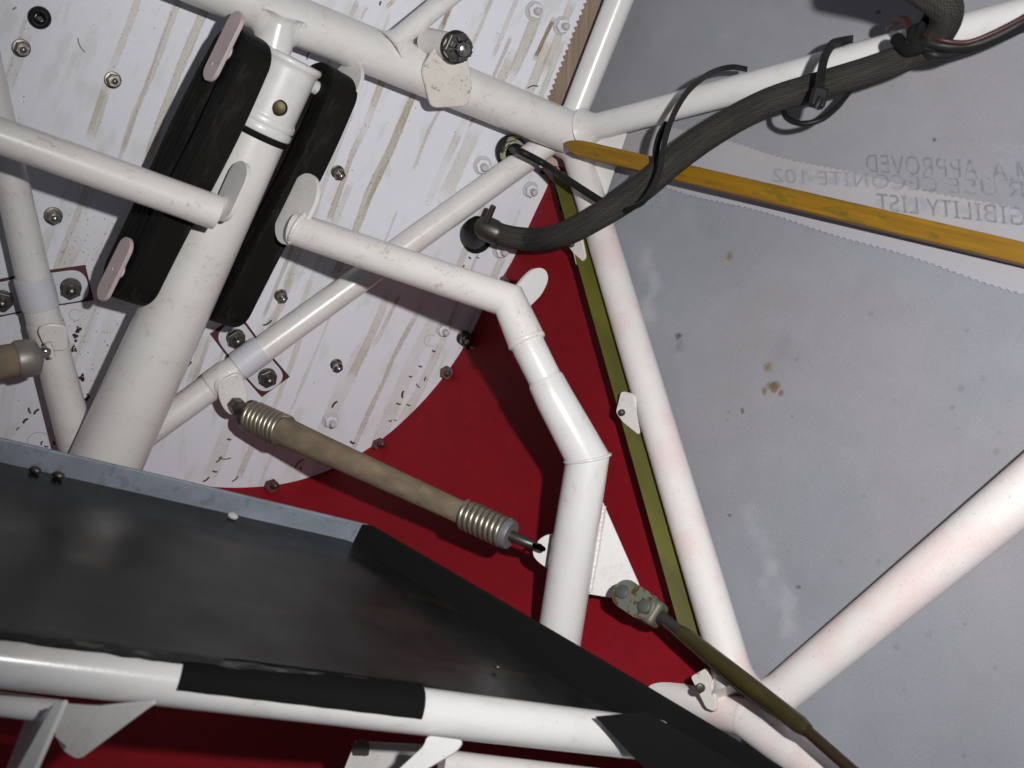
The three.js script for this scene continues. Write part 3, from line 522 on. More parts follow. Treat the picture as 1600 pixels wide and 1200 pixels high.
/* ---------------------------------------------------------------- welded tube frame */
const frame = thing('tube_frame', 'white welded steel tube frame with cross tube, corner tubes and diagonals', 'tube frame');
const NODE = W(893, 208, 0.03);
const F1 = P(1600, 22, depthOf(SU.at(1600, 22)) - 0.014);
{
  const a = W(330, -22, 0.04), b = NODE;
  mesh('cross_tube', tube(a.clone().lerp(b, -0.5), b, RP(W(200, -70, 0.04), 78), { rb: RP(b, 66) }), M.enamel, frame);
  mesh('joint_blend', new THREE.SphereGeometry(RP(NODE, 66), 48, 32).translate(NODE.x, NODE.y, NODE.z), M.enamel, frame);
  const br = W(608, 72, 0.042), b2 = W(705, -8, 0.036);
  const bd = b2.clone().sub(br).normalize(); mesh('branch_tube', [tube(br, br.clone().addScaledVector(bd, 0.2), RP(br, 33)), fillet(b, b.clone().sub(a), RP(W(608, 100, 0.04), 71), br, bd, RP(br, 33), 0.006)], M.enamel, frame);
  mesh('corner_tube_upper', tube(W(890, 196, 0.022), W(1078, -280, 0.022), RP(NODE, 41), { rb: RP(W(1000, -100), 46), fa: 0.007 }), M.enamelClean, frame);
  const F2 = F1.clone().add(F1.clone().sub(NODE).multiplyScalar(0.3));
  mesh('side_tube', tube(NODE.clone().lerp(F2, 0.034), F2, RP(NODE, 40), { rb: RP(F1, 53), fa: 0.006 }), M.enamelClean, frame);
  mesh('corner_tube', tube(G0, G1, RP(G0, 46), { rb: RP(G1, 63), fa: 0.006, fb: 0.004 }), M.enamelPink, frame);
  const H0 = P(1200, 1100, depthOf(SL.at(1200, 1100)) - 0.016), H1 = P(1600, 768, depthOf(SL.at(1600, 768)) - 0.02);
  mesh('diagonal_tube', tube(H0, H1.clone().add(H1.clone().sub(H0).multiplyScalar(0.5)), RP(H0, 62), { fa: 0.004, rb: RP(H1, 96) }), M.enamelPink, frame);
  const L0 = P(930, 1058, 0.72), L1 = P(1166, 1122, 0.625), L2 = P(1420, 1310, 0.55);
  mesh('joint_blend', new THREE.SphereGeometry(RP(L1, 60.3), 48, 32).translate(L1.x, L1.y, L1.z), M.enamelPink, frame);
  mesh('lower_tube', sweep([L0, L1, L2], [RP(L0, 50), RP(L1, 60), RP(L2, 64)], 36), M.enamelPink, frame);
  const j0 = W(895, 196, 0.012), j1 = W(170, 720, 0.03);
  mesh('brace_tube', tube(j0, j1, RP(j0, 40), { rb: RP(j1, 44), fb: 0.006 }), M.enamel, frame);
  const k = [W(-82, -160, 0.028), W(57, 455, 0.028), W(137, 757, 0.034)];
  mesh('upright_tube', sweep(k, k.map((p, i) => RP(p, [50, 52, 57][i])), 36), M.enamel, frame);
  // bolt lug on the cross tube
  mesh('lug', plate([W(660, 112, 0.054), W(694, 58, 0.064), W(724, 66, 0.064), W(736, 136, 0.052), W(730, 164, 0.046), W(676, 168, 0.045)], 0.004, { round: [0.006, 0.007, 0.007, 0.004, 0.004, 0.004], bevel: 0.0012 }), M.enamelGrimy, frame);
  mesh('lug_tube', tube(W(668, 64, 0.04), W(712, 74, 0.068), 0.0086, {}), M.enamelDirty, frame);
  const lb = W(711, 73, 0.066), ld = WALL.n.clone().addScaledVector(wx, 0.05).normalize();
  const bolt = mesh('bolt', along(lathe([[0, 0.0165], [0.003, 0.0162], [0.0042, 0.015], [0.0042, 0]]), lb, ld), M.steel, frame);
  mesh('washer', along(cyl(0.0106, 0.0022), lb, ld), M.black, bolt);
  const cr = [hexNut(0.0094, 0.0055)];
  for (let i = 0; i < 6; i++) cr.push(new RoundedBoxGeometry(0.0036, 0.0042, 0.0044, 2, 0.0008).translate(0.0064, 0.0072, 0).rotateY((i + 0.5) * Math.PI / 3));
  mesh('castle_nut', along(mergeGeometries(cr.map((q) => (q.index ? q.toNonIndexed() : q))), lb.clone().addScaledVector(ld, 0.002), ld), M.darkSteel, bolt);
  // socket stub that hangs from the cross tube, behind the collar
  const s0 = W(438, 26, 0.044), s1 = W(424, 82, 0.046);
  mesh('socket', [tube(s0, s1, RP(s0, 60)), fillet(b, b.clone().sub(a), RP(W(430, 20, 0.04), 74), s0, s1.clone().sub(s0), RP(s0, 60), 0.006)], M.enamelClean, frame);
  mesh('gusset', plate([[915, 212], [978, 206], [943, 312], [905, 300]].map(([x, y]) => P(x, y, 0.822 - (x - 905) * 0.00035)), 0.0016), M.enamelClean, frame);
  // torn remains of brackets on the corner tube
  for (const [x, y, k2] of [[980, 640, 1.15], [899, 378, 0.85]]) {
    const q = (dx, dy) => P(x + dx * k2, y + dy * k2, Gat(y) + 0.002 - dx * 0.0003 + dy * 0.0001);
    const t = mesh('tab', plate([q(-8, -24), q(8, -20), q(18, 30), q(2, 44), q(-3, 20), q(-15, 4)], 0.002, { round: 0.0022 }), M.enamelDirty, frame);
    mesh('screw', along(lathe([[0, 0.0012], [0.0016, 0.001], [0.0022, 0], [0.0022, -0.001]]), P(x - 7 * k2, y + 4 * k2, Gat(y) + 0.0015), FW.clone().negate()), M.darkSteel, t);
  }
  const tq = (x, y, d = 0) => P(x, y, 0.622 + d);
  const t = mesh('tab', plate([tq(1080, 1058, 0.01), tq(1094, 1048), tq(1112, 1078), tq(1118, 1096), tq(1110, 1114, -0.004), tq(1098, 1108)], 0.003, { round: 0.0015 }), M.enamelGrimy, frame);
  mesh('screw', along(cyl(0.0026, 0.002), tq(1094, 1074, -0.001), FW.clone().negate()), M.darkSteel, t);
}
// clamps that hold brace and upright to the firewall
function bandClamp(cx, cy, ax, ay, rad, off, half, ears, label) {
  const t = thing('band_clamp', label, 'clamp', undefined);
  const a = W(cx - ax * half, cy - ay * half, off), b = W(cx + ax * half, cy + ay * half, off);
  const d = b.clone().sub(a).normalize(), n = WN, s = d.clone().cross(n).normalize();
  mesh('band', sweep([a, a.clone().lerp(b, 0.04), a.clone().lerp(b, 0.96), b], [rad - 0.0006, rad, rad, rad - 0.0006], 36), M.coolBand, t);
  const c = a.clone().lerp(b, 0.5), h = a.distanceTo(b) / 2;
  for (const [sg, L, turn] of ears) {
    const base = W(cx, cy, 0.0045), sd = s.clone().multiplyScalar(sg), end = base.clone().addScaledVector(sd, L).addScaledVector(d, turn);
    const g = plate([base.clone().addScaledVector(d, -h).addScaledVector(sd, rad * 0.5), end.clone().addScaledVector(d, -h).addScaledVector(sd, h), end.clone().addScaledVector(d, h).addScaledVector(sd, h), base.clone().addScaledVector(d, h).addScaledVector(sd, rad * 0.5)], 0.0018, { round: [0, h * 0.95, h * 0.95, 0] });
    const ear = mesh('ear', g, M.coolBand, t);
    const bs = end.clone().addScaledVector(n, 0.0003);
    const nut = mesh('nut', along(hexNut(0.0062, 0.0055).rotateY(rr(0, 2)), bs.clone().addScaledVector(n, 0.0014), n), M.darkSteel, ear);
    mesh('washer', along(cyl(0.0068, 0.0014), bs, n), M.darkSteel, ear);
    mesh('stud', along(lathe([[0, 0.013], [0.002, 0.0128], [0.003, 0.0115], [0.003, 0]]), bs, n), M.nutSteel, ear);
    const pw = h + 0.0016;
    mesh('pad', plate([-1, 1].flatMap((u) => [base.clone().addScaledVector(d, u * pw).addScaledVector(sd, rad * 0.4), base.clone().addScaledVector(d, u * pw + turn).addScaledVector(sd, L + h + 0.0012)].sort(() => 0)).map((p) => p.addScaledVector(n, -0.002)).reduce((r, p, i) => { r[[0, 1, 3, 2][i]] = p; return r; }, []), 0.0016), M.redTab, t);
  }
  return t;
}
bandClamp(57, 456, 0.25, 0.97, 0.0119, 0.028, 25, [[1, 0.0215, 0.001], [-1, 0.0215, 0.001]], 'pale band clamp with two bolted ears on the left upright tube');
bandClamp(391, 559, 0.81, -0.586, 0.0108, 0.026, 24, [[1, 0.0195, 0.001], [-1, 0.0195, 0.001]], 'pale band clamp with two bolted ears on the slanting brace near the black rubber loop');
// spring clip collars
function springClip(cx, cy, ax, ay, rad, off, half, label, lug) {
  const t = thing('spring_clip', label, 'clip');
  const a = W(cx - ax * half, cy - ay * half, off), b = W(cx + ax * half, cy + ay * half, off);
  mesh('collar', sweep([a, a.clone().lerp(b, 0.06), a.clone().lerp(b, 0.94), b], [rad - 0.0005, rad, rad, rad - 0.0005], 32), M.enamelDirty, t);
  return t;
}
{
  const t = springClip(346, 592, 0.81, -0.586, 0.0104, 0.0275, 21, 'white folded clip on the slanting brace that holds the spring end');
  const l = mesh('lug', plate([W(342, 598, 0.042), W(374, 582, 0.042), W(386, 616, 0.044), W(384, 634, 0.044), W(366, 650, 0.044), W(352, 640, 0.044), W(344, 622, 0.044)], 0.003, { round: 0.006, bevel: 0.001 }), M.enamelDirty, t);
  mesh('dimple', along(lathe([[0, 0.003], [0.004, 0.0025], [0.0062, 0.001], [0.0075, 0]]), W(352, 603, 0.0395), WN), M.enamelDirty, t);
  mesh('screw', along(hexNut(0.0052, 0.007), W(366, 631, 0.044), WN.clone().addScaledVector(wx, 0.4).normalize()), M.nutSteel, l);
  const t2 = springClip(76, 525, 0.26, 0.965, 0.0117, 0.029, 24, 'white folded clip on the left upright tube next to the cut off spring');
  mesh('lug', plate([W(60, 515, 0.046), W(78, 510, 0.048), W(104, 512, 0.046), W(104, 548, 0.045), W(74, 548, 0.046)], 0.003, { round: 0.004, bevel: 0.001 }), M.enamelDirty, t2);
  mesh('pin', sweep([W(75, 535, 0.055), W(82, 558, 0.055)], 0.0022, 12), M.enamelDirty, t2);
  mesh('screw', along(new THREE.SphereGeometry(0.0036, 16, 12), W(71, 549, 0.056), WN), M.steel, t2);
}

/* ---------------------------------------------------------------- thick strut with collar and the straight bar */
const LEG0 = W(452, 92, 0.062), LEG1 = W(150, 757, 0.06);
const ey = LEG1.clone().sub(LEG0).normalize();
const ex = wx.clone().multiplyScalar(0.951).addScaledVector(WALL.n, -0.309); ex.addScaledVector(ey, -ex.dot(ey)).normalize();
const ez = ex.clone().cross(ey).normalize(); if (ez.dot(FW) > 0) ez.negate();
const strut = thing('strut', 'thick white strut tube with a collared top, standing between two black rubber loops', 'strut');
{
  const rl = RP(W(410, 190, 0.062), 93);
  mesh('strut_tube', tube(LEG0, LEG1, rl, { rb: RP(LEG1, 112), seg: 56 }), M.enamel, strut);
  const q = 0.0232 / 0.0236 * (RP(LEG0, 104) / 0.0236);
  const prof = [[0.0165, 0.02], [0.0195, 0.019], [0.0212, 0.004], [0.0222, -0.001], [0.0238, -0.0018], [0.0251, -0.0006], [0.0253, 0.0014], [0.0243, 0.0028], [0.0236, 0.0038], [0.0233, 0.006], [0.0233, 0.037], [0.0238, 0.0385], [0.0248, 0.0395], [0.0250, 0.043], [0.0238, 0.0438], [0.0238, 0.0446], [0.0249, 0.0452], [0.0249, 0.0488], [0.0236, 0.0497]].map(([a, b]) => [a * q, b * 0.96]);
  mesh('collar', along(lathe(prof, 64), LEG0, ey, ex), M.enamelClean, strut);
  mesh('seal', along(lathe([[0.0238 * q, 0.0474], [0.0239 * q, 0.0515], [rl - 0.001, 0.0525]], 64), LEG0, ey, ex), M.blackMatt, strut);
  mesh('sleeve', along(lathe([[rl, 0.052], [rl + 0.0009, 0.0525], [rl + 0.0009, 0.063], [rl, 0.0634]], 64), LEG0, ey, ex), M.enamelDirty, strut);
  const pp = W(437, 166, 0.062), pn = C0.clone().sub(pp); pn.addScaledVector(ey, -pn.dot(ey)).normalize();
  mesh('pin', along(lathe([[0, 0.0012], [0.0038, 0.001], [0.005, 0.0003], [0.0053, -0.003]]), pp.clone().addScaledVector(pn, 0.0233 * q + 0.0004), pn), M.brass, strut);
  const b0 = W(338, 332, 0.108), b1 = W(-20, 205, 0.116);
  mesh('bar', tube(b0, b0.clone().add(b1.clone().sub(b0).multiplyScalar(1.35)), RP(b0, 55), { rb: RP(b1, 56), seg: 44 }), M.enamelDirty, strut);
  mesh('weld_plate', ovalPlate(W(365, 300, 0.097), ey, ez, 0.038, 0.02, 0.002), M.enamel, strut);
  mesh('stay', plate([W(333, 336, 0.102), W(352, 316, 0.102), W(376, 306, 0.085), W(362, 332, 0.085)], 0.003), M.enamel, strut);
}
/* ---------------------------------------------------------------- black rubber loops */
const rubberMap = pixelTex(256, 512, (x, y) => { const n = fbm(x / 5, y / 200, 3), m = fbm(x / 40 + 3, y / 40, 4); const d = 21 + 7 * (n - 0.5) + 14 * sm(0.55, 0.8, m); return [d, d * 0.97, d * 0.9]; });
M.rubber = phys({ specularIntensity: 0.28, map: rep(rubberMap, 0.03, 0.15), roughness: 0.62, bumpMap: rep(pixelTex(256, 256, (x, y) => { const v = 255 * fbm(x / 4, y / 120, 3); return [v, v, v]; }, false), 0.03, 0.1), bumpScale: 0.0002 });
function rubberLoop(label, top, bot, wid, half, th, layers) {
  const t = thing('rubber_loop', label, 'rubber loop', undefined);
  const y = bot.clone().sub(top).normalize(); const x = ex.clone().addScaledVector(y, -ex.dot(y)).normalize(); let z = x.clone().cross(y); if (z.dot(FW) > 0) z.negate();
  const L = top.distanceTo(bot), sag = 0.0;
  for (let k = 0; k < layers; k++) {
    const ro = half - k * th, ri = ro - th * 0.86, s = new THREE.Shape(), w = wid - k * 0.0012;
    const stad = (sh, r, cw) => { // y along the loop, x = z direction
      const N = 16, pts = [];
      const bow = (t) => 0.0022 * Math.sin(Math.PI * t) + 0.0012 * Math.sin(2 * Math.PI * t);
      for (let i = 0; i <= N; i++) { const a = Math.PI * i / N; pts.push([r * Math.cos(a), -r * 0.85 * Math.sin(a)]); }
      for (let i = 1; i < 14; i++) pts.push([-r - bow(i / 14), L * i / 14]);
      for (let i = 0; i <= N; i++) { const a = Math.PI + Math.PI * i / N; pts.push([r * Math.cos(a), L - r * 0.85 * Math.sin(a)]); }
      for (let i = 13; i > 0; i--) pts.push([r + bow(i / 14), L * i / 14]);
      if (cw) pts.reverse(); pts.forEach(([a, b], i) => (i ? sh.lineTo(a, b) : sh.moveTo(a, b))); sh.closePath();
    };
    stad(s, ro); const h = new THREE.Path(); stad(h, ri, true); s.holes.push(h);
    let g = new THREE.ExtrudeGeometry(s, { depth: w - 0.003, bevelEnabled: true, bevelSize: 0.0009, bevelThickness: 0.0015, bevelSegments: 2, curveSegments: 10 });
    g.translate(0, 0, -w / 2 + 0.0015);
    g = toCreasedNormals(g, 0.6);
    // local axes: shape x -> z, shape y -> y, depth -> x(pin axis)
    const m = new THREE.Matrix4().makeBasis(z, y, z.clone().cross(y)).setPosition(top);
    g.applyMatrix4(m);
    const uv = g.attributes.uv, ps = g.attributes.position; for (let i = 0; i < uv.count; i++) { const q = V(ps.getX(i), ps.getY(i), ps.getZ(i)).sub(top); uv.setXY(i, q.dot(x) + q.dot(z), q.dot(y)); }
    mesh('rubber_band', g, M.rubber, t);
  }
  return { t, x, y, z };
}
const pinky = enamel([198, 180, 181], 0.12, 0.8, 5, 0.45);
{
  const top = W(374, 92, 0.074), bot = W(208, 430, 0.073);
  const l = rubberLoop('black rubber loop on the left side of the thick strut', top, bot, 0.0205, 0.0186, 0.0042, 4);
  const put = (p, x, o, yy = 0, y = l.y) => p.clone().addScaledVector(x, o).addScaledVector(y, yy);
  const u = thing('retainer_plate', 'pink white oval plate at the upper end of the left rubber loop', 'plate');
  mesh('plate', ovalPlate(put(top, l.x, -0.0116, -0.002), l.y, l.z, 0.044, 0.0145, 0.0018, 0.0016, 0.4), pinky, u);
  mesh('pin', sweep([put(top, l.x, -0.011), put(top, l.x, 0.018)], 0.0045, 24), M.enamel, u);
  const d = thing('retainer_plate', 'pale oval plate at the lower end of the left rubber loop, seen almost edge on', 'plate');
  mesh('plate', ovalPlate(put(bot, l.x, -0.0116, 0.0), l.y, l.z, 0.042, 0.0145, 0.0018, 0.0015, 0.0), pinky, d);
  mesh('pin', sweep([put(bot, l.x, -0.011), put(bot, l.x, 0.018)], 0.0045, 24), M.enamel, d);
  const top2 = W(510, 146, 0.048), bot2 = W(352, 467, 0.05);
  const m = rubberLoop('black rubber loop on the right side of the thick strut', top2, bot2, 0.0215, 0.0186, 0.0042, 4);
  const e = thing('retainer_plate', 'small pale plate edge behind the upper end of the right rubber loop', 'plate');
  mesh('plate', ovalPlate(put(top2, m.x, 0.0115, -0.002, m.y), m.y, m.z, 0.05, 0.03, 0.002), M.enamel, e);
  mesh('pin', sweep([put(top2, m.x, 0.011), put(top2, m.x, -0.018)], 0.0045, 24), M.enamel, e);
}

/* ---------------------------------------------------------------- bent foot bar */
const bent = thing('bent_tube', 'white bent tube with welded mitre bends and triangular gusset before the red bulkhead', 'bent tube');
{
  const a = P(458, 356, 0.705), b = P(795, 470, 0.688), c = P(828, 545, 0.682), d = P(866, 622, 0.68), e = P(918, 716, 0.678), f = P(864, 1060, 0.695);
  const A = (p, q, t) => p.clone().lerp(q, t);
  mesh('arm', sweep([a, A(a, b, 0.5), b, A(b, c, 0.86)], [RP(a, 52), RP(a, 52), RP(b, 54), RP(c, 60)], 44), M.enamelDirty, bent);
  mesh('link', sweep([A(b, c, 0.8), c, A(c, d, 0.6)], RP(c, 53), 44), M.enamelClean, bent);
  mesh('weld_ring', sweep([0.8, 0.84, 0.88, 0.9].map((t) => A(b, c, t)), [60, 62, 60, 53].map((w) => RP(c, w)), 36, false), M.enamelDirty, bent);
  mesh('elbow', sweep([A(c, d, 0.6), A(c, d, 0.66), d, e, A(e, f, 0.45), f], [53, 58, 61, 67, 71, 71].map((w) => RP(e, w)), 44), M.enamelClean, bent);
  const sp = [], ed = e.clone().sub(d).normalize(), fd = f.clone().sub(e).normalize(), bn = ed.clone().add(fd).normalize(), bx = ed.clone().cross(fd).normalize(), by = bn.clone().cross(bx), rs = RP(e, 68);
  for (let i = 0; i <= 40; i++) { const t = i / 40 * Math.PI * 2; sp.push(e.clone().addScaledVector(bx, rs * Math.cos(t)).addScaledVector(by, rs / bn.dot(ed) * Math.sin(t))); }
  mesh('weld_seam', sweep(sp, 0.001, 10, false), M.enamelClean, bent);
  mesh('end_plate', ovalPlate(P(467, 328, 0.708), ey, ez, 0.047, 0.03, 0.0022, 0.002, 0.38), M.enamel, bent);
  mesh('gusset', plate([P(940, 782, 0.705), P(1002, 922, 0.694), P(960, 934, 0.694), P(906, 925, 0.70)], 0.003, { round: [0.002, 0.005, 0.004, 0] }), M.enamelClean, bent);
  const bead = (pts, r0, n = 60) => { const c = curve(pts, n); return sweep(c, c.map((_, i) => r0 * (0.8 + 0.35 * Math.abs(Math.sin(i * 0.9)) + 0.25 * noise(i * 0.7, 5))), 10); };
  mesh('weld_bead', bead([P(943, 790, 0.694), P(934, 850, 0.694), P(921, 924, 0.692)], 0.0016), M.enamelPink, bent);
  mesh('weld_bead', bead([P(476, 334, 0.70), P(465, 346, 0.694), P(455, 364, 0.694), P(452, 378, 0.70)], 0.0012, 30), M.enamelDirty, bent);
  mesh('spring_tab', plate([P(870, 834, 0.70), P(848, 838, 0.70), P(832, 858, 0.70), P(836, 874, 0.70), P(862, 892, 0.70)], 0.003, { round: [0, 0.005, 0.008, 0.008, 0], holes: [[P(843, 854, 0.70), 0.0022]] }), M.enamelClean, bent);
  mesh('stop_tab', plate([[806, 452], [822, 432], [836, 419], [852, 420], [858, 436], [846, 460], [821, 485]].map(([x, y]) => P(x, y, 0.71 + (x - 806) * 0.0005)), 0.003, { round: [0, 0.004, 0.006, 0.006, 0.006, 0.004, 0] }), M.enamelClean, bent);
}

/* ---------------------------------------------------------------- springs in brown sleeves */
const sleeveMap = pixelTex(256, 512, (x, y) => { const n = fbm(x / 30, y / 50, 4), w = ((y % 6 < 3) ? 0.06 : 0) + ((x % 5 < 2) ? 0.04 : 0), s = sm(0.55, 0.75, fbm(x / 50 + 4, y / 70, 3)); const d = 0.8 + 0.35 * (n - 0.3) + w + 0.06 * (rnd() - 0.5); return [(140 + 8 * s) * d, (124 - 2 * s) * d, (104 - 12 * s) * d]; });
M.sleeve = std({ map: rep(sleeveMap, 0.0754, 0.12), roughness: 0.8, bumpMap: rep(pixelTex(128, 128, (x, y) => { const v = (y % 6 < 3 ? 150 : 90) + (x % 5 < 2 ? 50 : 0); return [v, v, v]; }, false), 0.03), bumpScale: 0.0006 });
M.coil = std({ color: lin(0.4, 0.375, 0.3), metalness: 0.85, roughness: 0.4 });
{
  const t = thing('tension_spring', 'long brown sleeved tension spring with bare coils at both ends, across the red bulkhead', 'spring');
  const a = W(392, 650, 0.045), b = P(797, 836, 0.695), d = b.clone().sub(a).normalize(), L = a.distanceTo(b);
  const x = V(0, 1, 0).addScaledVector(d, -d.y).normalize(), y = d.clone().cross(x);
  const at = (s) => a.clone().addScaledVector(d, s);
  mesh('sleeve', sweep([0.03, 0.04, L * 0.3, L * 0.5, L * 0.7, L - 0.042, L - 0.034].map(at), [0.0102, 0.0098, 0.0092, 0.0085, 0.0078, 0.0074, 0.0077], 40), M.sleeve, t);
  for (const [s0, s1, r, turns] of [[0.001, 0.031, 0.0102, 8], [L - 0.034, L - 0.003, 0.0084, 8]]) {
    const pts = []; for (let i = 0; i <= turns * 24; i++) { const q = i / 24 * Math.PI * 2; pts.push(at(s0 + (s1 - s0) * i / (turns * 24)).addScaledVector(x, r * Math.cos(q)).addScaledVector(y, r * Math.sin(q))); }
    mesh('coil', sweep(pts, 0.0018, 10), M.coil, t);
    mesh('core', sweep([at(s0 + 0.001), at(s1 - 0.001)], r - 0.0006, 28), M.brass, t);
  }
  mesh('end_cap', sweep([at(L - 0.004), at(L - 0.001), at(L + 0.0006)], [0.0096, 0.0096, 0.009], 32), std({ color: lin(0.2, 0.2, 0.21), metalness: 0.4, roughness: 0.55 }), t);
  mesh('end_cap', sweep([at(0.001), at(-0.003), at(-0.0045)], [0.011, 0.011, 0.0095], 32), M.darkSteel, t);
  mesh('rod', sweep([at(L - 0.002), at(L + 0.01), P(838, 853, 0.692)], [0.0034, 0.0034, 0.0026], 16), M.darkSteel, t);
  mesh('rod', sweep([at(-0.002), at(-0.009), W(368, 634, 0.05)], [0.0032, 0.003, 0.0026], 16), M.darkSteel, t);
  mesh('hook', new THREE.TorusGeometry(0.0038, 0.0016, 10, 20).applyMatrix4(new THREE.Matrix4().makeBasis(d, FW.clone().negate(), d.clone().cross(FW)).setPosition(P(841, 854, 0.69))), M.black, t);
  const u = thing('tension_spring', 'end of a brown sleeved spring cut off by the left edge of the picture', 'spring');
  const c = W(-120, 585, 0.075), e = W(66, 556, 0.06), dd = e.clone().sub(c).normalize(), LL = c.distanceTo(e);
  mesh('sleeve', sweep([c, c.clone().addScaledVector(dd, LL - 0.013)], 0.0106, 36), M.sleeve, u);
  mesh('end_cap', sweep([LL - 0.016, LL - 0.0145, LL - 0.008, LL - 0.003, LL].map((s) => c.clone().addScaledVector(dd, s)), [0.0112, 0.0121, 0.0121, 0.0108, 0.004], 36), std({ color: lin(0.28, 0.26, 0.23), metalness: 0.5, roughness: 0.45 }), u);
  mesh('rod', sweep([e.clone().addScaledVector(dd, -0.004), W(76, 550, 0.057)], 0.0022, 12), M.steel, u);
}

/* ---------------------------------------------------------------- ochre stringer */
{
  const a = P(884, 226, depthOf(NODE) - 0.026), b = P(1640, 405, depthOf(SIDEC) - 0.016 - 0.012);
  const d = b.clone().sub(a).normalize(), n = SU.n.clone().add(SL.n).normalize(); n.addScaledVector(d, -n.dot(d)).normalize(); const y = n.clone().cross(d);
  const L = a.distanceTo(b), h = 0.0048, s = new THREE.Shape();
  s.moveTo(0, 0.0015); s.quadraticCurveTo(0.006, h, 0.02, h); s.lineTo(L + 0.2, h); s.lineTo(L + 0.2, -h); s.lineTo(0.014, -h); s.quadraticCurveTo(0.003, -h * 0.7, 0, 0.0015);
  const g = new THREE.ExtrudeGeometry(s, { depth: 0.008, bevelEnabled: true, bevelSize: 0.0008, bevelThickness: 0.0008, bevelSegments: 2 });
  const uv = g.attributes.uv, ps = g.attributes.position; for (let i = 0; i < uv.count; i++) uv.setXY(i, ps.getY(i) + ps.getZ(i), ps.getX(i));
  g.translate(0, 0, -0.008).applyMatrix4(new THREE.Matrix4().makeBasis(d, y, n).setPosition(a));
  tag(mesh('stringer', g, M.ochre), 'ochre yellow wooden stringer running from the tube joint to the right edge', 'stringer');
}

/* ---------------------------------------------------------------- braided hose, ties and wires */
const braidMap = pixelTex(256, 256, (x, y) => { const a = Math.sin((x + y) * 2 * Math.PI / 16), b = Math.sin((x - y) * 2 * Math.PI / 16); const st = fbm(x / 5, y / 60, 3); const d = 48 + 16 * Math.max(a, b) + 36 * (st - 0.5) + 10 * (rnd() - 0.5); return [d, d * 0.98, d * 0.92]; });
const braidBump = pixelTex(256, 256, (x, y) => { const st = fbm(x / 4, y / 90, 3), a = Math.sin((x + y) * 2 * Math.PI / 16), b = Math.sin((x - y) * 2 * Math.PI / 16); const v = 120 + 40 * Math.max(a, b) + 120 * (st - 0.5); return [v, v, v]; }, false);
M.braid = phys({ specularIntensity: 0.3, map: rep(braidMap, 0.0754 / 2, 0.05), roughness: 0.85, bumpMap: rep(braidBump, 0.0754 / 2, 0.05), bumpScale: 0.0006 });
const hz = (x, y, off) => P(x, y, depthOf((y > 330 || x < 900 ? WALL : SU).at(x, y)) - off);
{
  const t = thing('braided_hose', 'dark grey braided hose curving from the firewall up along the side tube', 'hose');
  const path = [W(760, 356, 0.03), W(785, 367, 0.036), W(825, 374, 0.045), P(880, 366, 0.785), P(935, 338, 0.765), P(1000, 296, 0.745), P(1060, 245, 0.722), P(1120, 203, 0.70), P(1200, 160, 0.668), P(1290, 131, 0.638), P(1370, 106, 0.612), P(1430, 82, 0.592), P(1466, 55, 0.575), P(1478, 14, 0.555), P(1440, -22, 0.54), P(1370, -52, 0.525)];
  const c = curve(path, 160), n = c.length;
  mesh('hose', sweep(c, c.map((p, i) => RP(p, 34 + 10 * sm(0, 0.4, i / n) + 16 * sm(0.78, 0.92, i / n))), 28), M.braid, t);
  mesh('ferrule', sweep([W(752, 352, 0.026), W(757, 355, 0.029), W(774, 363, 0.034), W(778, 364, 0.0345)], [0.0078, 0.009, 0.009, 0.0082], 24), M.darkSteel, t);
  mesh('elbow', sweep([W(740, 368, 0.001), W(742, 364, 0.012), W(748, 356, 0.023), W(762, 357, 0.03)], [0.0112, 0.0105, 0.0088, 0.0072], 24), M.black, t);
  mesh('clip_pin', sweep([W(760, 346, 0.036), W(771, 322, 0.04)], [0.0026, 0.0022], 12), M.darkSteel, t);
  mesh('flange', along(cyl(0.0122, 0.004), W(744, 370, FT), WN), M.blackMatt, t);
}
